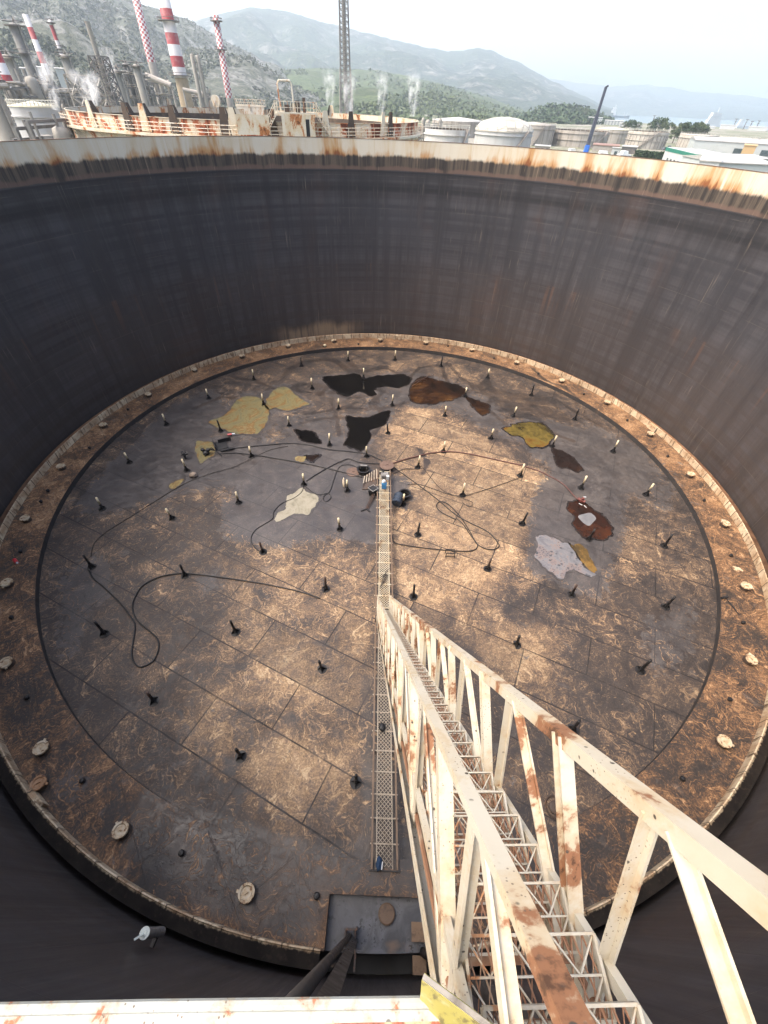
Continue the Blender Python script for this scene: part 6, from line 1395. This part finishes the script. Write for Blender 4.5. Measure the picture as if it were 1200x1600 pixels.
# hedge: row of clipped shrubs
r_ = random.Random(5); p0, p1 = atz(992, 247, GZ), atz(1036, 250, GZ); b = MB(); c_ = MB()
for k in range(26):
    f = k / 25; p = p0 * (1 - f) + p1 * f; b.tube([p, p + [0, 0, 2.2]], .12, 5)
    for j in range(110):
        d = np.array([r_.uniform(-1.0, 1.0), r_.uniform(-1.2, 1.2), r_.uniform(.2, 3.0) + .5 * mnoise.noise((k * .4, 0, 0))]); u = unit([r_.gauss(0, 1), r_.gauss(0, 1), r_.gauss(0, 1)]); v = unit(np.cross(u, [r_.gauss(0, 1), r_.gauss(0, 1), r_.gauss(0, 1)])); s = r_.uniform(.18, .4); q = p + d
        c_.add([q - u * s - v * s * .6, q + u * s - v * s * .6, q + u * s + v * s * .6, q - u * s + v * s * .6], [(0, 1, 2, 3)])
o = thing('hedge', (*((p0 + p1) / 2)[:2], GZ), 'dark green hedge left of the green banded warehouse', 'hedge'); b.build('stems', M_BARK, o); c_.build('foliage', M_LEAF[0], o)
# far woods and scrub that read as one mass
def scatter(name, N, fn, size, mats, seed, label=None):
    r_ = random.Random(seed); b = MB()
    for _ in range(N):
        P = fn(r_)
        if P is None: continue
        s = size * r_.uniform(.5, 1.4); h = s * r_.uniform(.6, 1.3)
        for k in range(7):
            d = np.array([r_.gauss(0, .42), r_.gauss(0, .42), r_.uniform(0, 1)]) * [s, s, h]; u = unit([r_.gauss(0, 1), r_.gauss(0, 1), r_.gauss(0, .5)]); v = unit(np.cross(u, [r_.gauss(0, 1), r_.gauss(0, 1), r_.gauss(0, 1)])); w = s * r_.uniform(.22, .42); q = np.array(P) + d
            b.add([q - u * w - v * w * .7, q + u * w - v * w * .6, q + u * w * .8 + v * w * .7, q - u * w + v * w * .6], [(0, 1, 2, 3)])
    o = b.build(name, mats, None); tag(o, label, kind='stuff'); return o
dg = bpy.context.evaluated_depsgraph_get()
def on_hill(hname, x0, x1, y0, y1, clump=.0, seed=0):
    ob = bpy.data.objects[hname]; org = Vector(CAM)
    def f(r_):
        x, y = r_.uniform(x0, x1), r_.uniform(y0, y1); d = Vector(ray(x, y)).normalized(); hit, loc, n, _ = ob.ray_cast(org - ob.location, d)
        if not hit: return None
        loc = loc + ob.location
        if clump and mnoise.noise((loc.x * .006, loc.y * .006, seed)) < clump: return None
        return (loc.x, loc.y, loc.z - .5)
    return f
bpy.context.view_layer.update()
scatter('forest', 2600, on_hill('knoll', 800, 955, 165, 195), 5.5, M_LEAF[0], 11)
scatter('scrub', 4200, on_hill('foothill', 400, 880, 108, 195, -.02, 3.0), 5.5, M_LEAF[1], 12)
scatter('scrub', 9000, on_hill('hill', 0, 540, -5, 175, -.30, 6.0), 3.6, M_LEAF[2], 13)
# ------------------------------------------------------------------ ships
M_SHIPW = worn('ship_white', (.52, .53, .52), (.42, .42, .41), .3, .1, .5); M_SHIPH = worn('ship_hull', (.06, .09, .13), (.14, .10, .08), .4, .05, .5)
def ship(x, yw, D, L, label, hullm, rz=0.3, sup=1.0):
    p = atd(x, yw, D); z0 = SEAZ; ex = np.array([math.cos(rz), math.sin(rz), 0]); ey = np.array([-ex[1], ex[0], 0]); B = L * .13; Hh = L * .075
    Q = lambda u, v, z: np.array([p[0], p[1], z0]) + ex * u * L + ey * v * B + np.array([0, 0, z * Hh]); o = thing('ship', (p[0], p[1], z0), label, 'ship')
    b = MB(); sec = [(-.5, .35, 1.1), (-.42, .5, 1.0), (.3, .5, 1.0), (.44, .28, 1.2), (.52, .02, 1.4)]
    vs = []; 
    for u, w, z in sec: vs += [Q(u * .97, -w * .7, -.3), Q(u, -w, z), Q(u, w, z), Q(u * .97, w * .7, -.3)]
    fs = []
    for i in range(4):
        for k in range(4): fs.append((i * 4 + k, i * 4 + (k + 1) % 4, (i + 1) * 4 + (k + 1) % 4, (i + 1) * 4 + k)[::-1])
    fs += [(0, 1, 2, 3), (16, 19, 18, 17)]; b.add(vs, fs); b.build('hull', hullm, o)
    b = MB(); h = 1.0
    for k, (l, w) in enumerate(((.17, .46), (.15, .42), (.13, .40), (.11, .38), (.09, .44))):
        b.box(Q(-.36, 0, h + .38 * sup), (L * l * (4.4 if sup > 1.5 else 1.5), B * w * 2, Hh * .72 * sup), rz); h += .74 * sup
    b.build('superstructure', M_SHIPW, o)
    b = MB(); b.tube([Q(-.33, 0, h), Q(-.33, 0, h + 1.1 * sup)], L * .009, 6); b.bar(Q(-.33, -.3, h + .9), Q(-.33, .3, h + .9), L * .006, L * .006); b.tube([Q(.2, 0, 1), Q(.2, 0, 3)], L * .005, 6); b.tube([Q(.35, 0, 1), Q(.35, 0, 2.6)], L * .005, 6); b.build('mast', M_SHIPW, o)
    b = MB(); b.tube([Q(-.45, 0, 1), Q(-.45, 0, h - .2)], B * .16, 10); b.build('funnel', hullm, o)
    return o
ship(1121, 203, 1500, 60, 'large white ship with a high superstructure moored behind the right ribbed tank', M_SHIPW, .25, 1.7)
ship(968, 181, 3300, 110, 'hazy dark hulled ship far out left of the dock masts', M_SHIPH, .1, 1.0)
ship(1165, 199, 2300, 70, 'low pale ship at anchor behind the dock masts', M_SHIPW, .1, .8)
# pale quay sheds by the far shore read as single blocks
for k, (x0, x1, y, lab) in enumerate(((1126, 1150, 196, 'low white quay shed left of the thin dark dock masts'), (1170, 1200, 199, 'low white quay shed right of the thin dark dock masts'), (1100, 1118, 198, 'low white quay shed below the large white ship'))):
    block(x0, x1, y, 1120, 20, lab, M_WHW, M_RFW, 'quay_shed', 'shed')

# ------------------------------------------------------------------ steam
def steam_mat(name, dens, sc, R, H):
    m = bpy.data.materials.new(name); m.use_nodes = True; n = m.node_tree.nodes; l = m.node_tree.links; n.remove(n['Principled BSDF'])
    v = n.new('ShaderNodeVolumePrincipled'); l.new(v.outputs[0], n['Material Output'].inputs['Volume']); v.inputs['Color'].default_value = (.98, .98, .98, 1)
    t = NT.__new__(NT); t.m = m; t.t = m.node_tree; t.n = n; t._oc = None
    p = t.obj(); x, y, z = t.xyz(p); a = t.noise(t.map(p, (1, 1, .6)), sc, 5, .62, .4); h = t.math('DIVIDE', z, H)
    rad = t.math('SQRT', t.math('ADD', t.mul(x, x), t.mul(y, y))); w = t.math('ADD', R * .35, t.mul(h, R * .65)); e = t.rng(t.math('DIVIDE', rad, w), .35, 1.0, 1, 0)
    d = t.mul(t.mul(t.rng(a, .44, .68), e), t.mul(t.rng(h, .02, .55, 1, .45), t.rng(h, .6, 1.0, 1, 0))); l.new(t.mul(d, dens * 3.0), v.inputs['Density']); return m
def plume(xb, yb, xt, yt, D, R, dens, label):
    p = atd(xb, yb, D); q = atd(xt, yt, D * 1.0); H = q[2] - p[2]; dx = q[:2] - p[:2]; b = MB(); vs = []; m = 9
    prof = []
    for i in range(m): f = i / (m - 1); prof.append((R * (.38 + .68 * f), H * f))
    prof = [(.01, 0)] + prof + [(.01, H)]; b.lathe(prof, c=(0, 0, 0), n=16)
    o = b.build('steam_plume', steam_mat('steam', dens, 2.2 / R, R, H), None, False, (0, 0, 0))
    o.location = p; M = Matrix.Identity(4); M[0][2] = dx[0] / H; M[1][2] = dx[1] / H; M.translation = Vector(p); o.matrix_world = M
    return tag(o, label, 'steam', 'steam plumes over the plant')
plume(88, 172, 76, 78, 145, 3.2, .40, 'tall white steam plume drifting up above the left end of the neighbour tank')
plume(146, 166, 128, 105, 150, 4.8, .45, 'dense low white steam cloud left of the dark lattice tower')
plume(178, 145, 172, 70, 230, 4.0, .26, 'faint wavering steam plume right of the dark lattice tower')
plume(517, 182, 515, 100, 200, 3.6, .22, 'faint thin steam plume left of the flare tower')
plume(546, 182, 545, 108, 200, 4.2, .26, 'steam plume in front of the foot of the flare tower')
plume(596, 182, 598, 104, 210, 3.6, .22, 'thin steam plume just right of the flare tower')
plume(645, 182, 646, 108, 210, 4.0, .30, 'rightmost steam plume, behind the right end of the neighbour tank')

# ------------------------------------------------------------------ haze, sky, sun
HZ = 8400; b = MB(); b.box((CAM[0], CAM[1], 330), (2 * HZ, 2 * HZ, 720)); hz = b.build('haze', None, None, False); tag(hz, kind='stuff')
m = bpy.data.materials.new('haze_air'); m.use_nodes = True; n = m.node_tree.nodes; n.remove(n['Principled BSDF']); v = n.new('ShaderNodeVolumePrincipled')
m.node_tree.links.new(v.outputs[0], n['Material Output'].inputs['Volume']); v.inputs['Color'].default_value = (.80, .91, 1.0, 1); v.inputs['Density'].default_value = HAZE_DENSITY; v.inputs['Anisotropy'].default_value = 0.25
hz.data.materials.append(m)
SUN_EL, SUN_AZ = math.radians(58), math.radians(256)       # bearing from +Y, clockwise: behind the camera, a little to the left
W = bpy.data.worlds.new('World'); SC.world = W; W.use_nodes = True; n = W.node_tree.nodes; bg = n['Background']
sky = n.new('ShaderNodeTexSky'); sky.sky_type = 'NISHITA'; sky.sun_disc = False; sky.sun_elevation = SUN_EL; sky.sun_rotation = SUN_AZ; sky.altitude = 20; sky.air_density = 1.0; sky.dust_density = 7.0; sky.ozone_density = 1.2
W.node_tree.links.new(sky.outputs[0], bg.inputs['Color']); bg.inputs['Strength'].default_value = SKY_STRENGTH
sd = bpy.data.lights.new('sun', 'SUN'); sd.energy = SUN_STRENGTH; sd.angle = math.radians(38); sd.color = (1.0, .95, .87); so = bpy.data.objects.new('sun', sd); COL.objects.link(so)
so.location = (0, 0, 60); dv = Vector((math.sin(SUN_AZ) * math.cos(SUN_EL), math.cos(SUN_AZ) * math.cos(SUN_EL), math.sin(SUN_EL))); so.rotation_euler = dv.to_track_quat('Z', 'Y').to_euler()
SC.view_settings.view_transform = 'Standard'; SC.view_settings.look = 'None'; SC.view_settings.exposure = EXPOSURE; SC.view_settings.gamma = 1.0; SC.view_settings.use_curve_mapping = False
SC.render.engine = 'CYCLES'; SC.cycles.max_bounces = 6; SC.cycles.diffuse_bounces = 3; SC.cycles.glossy_bounces = 3; SC.cycles.volume_bounces = 1; SC.cycles.transparent_max_bounces = 8
SC.cycles.use_denoising = True; SC.cycles.caustics_reflective = False; SC.cycles.caustics_refractive = False
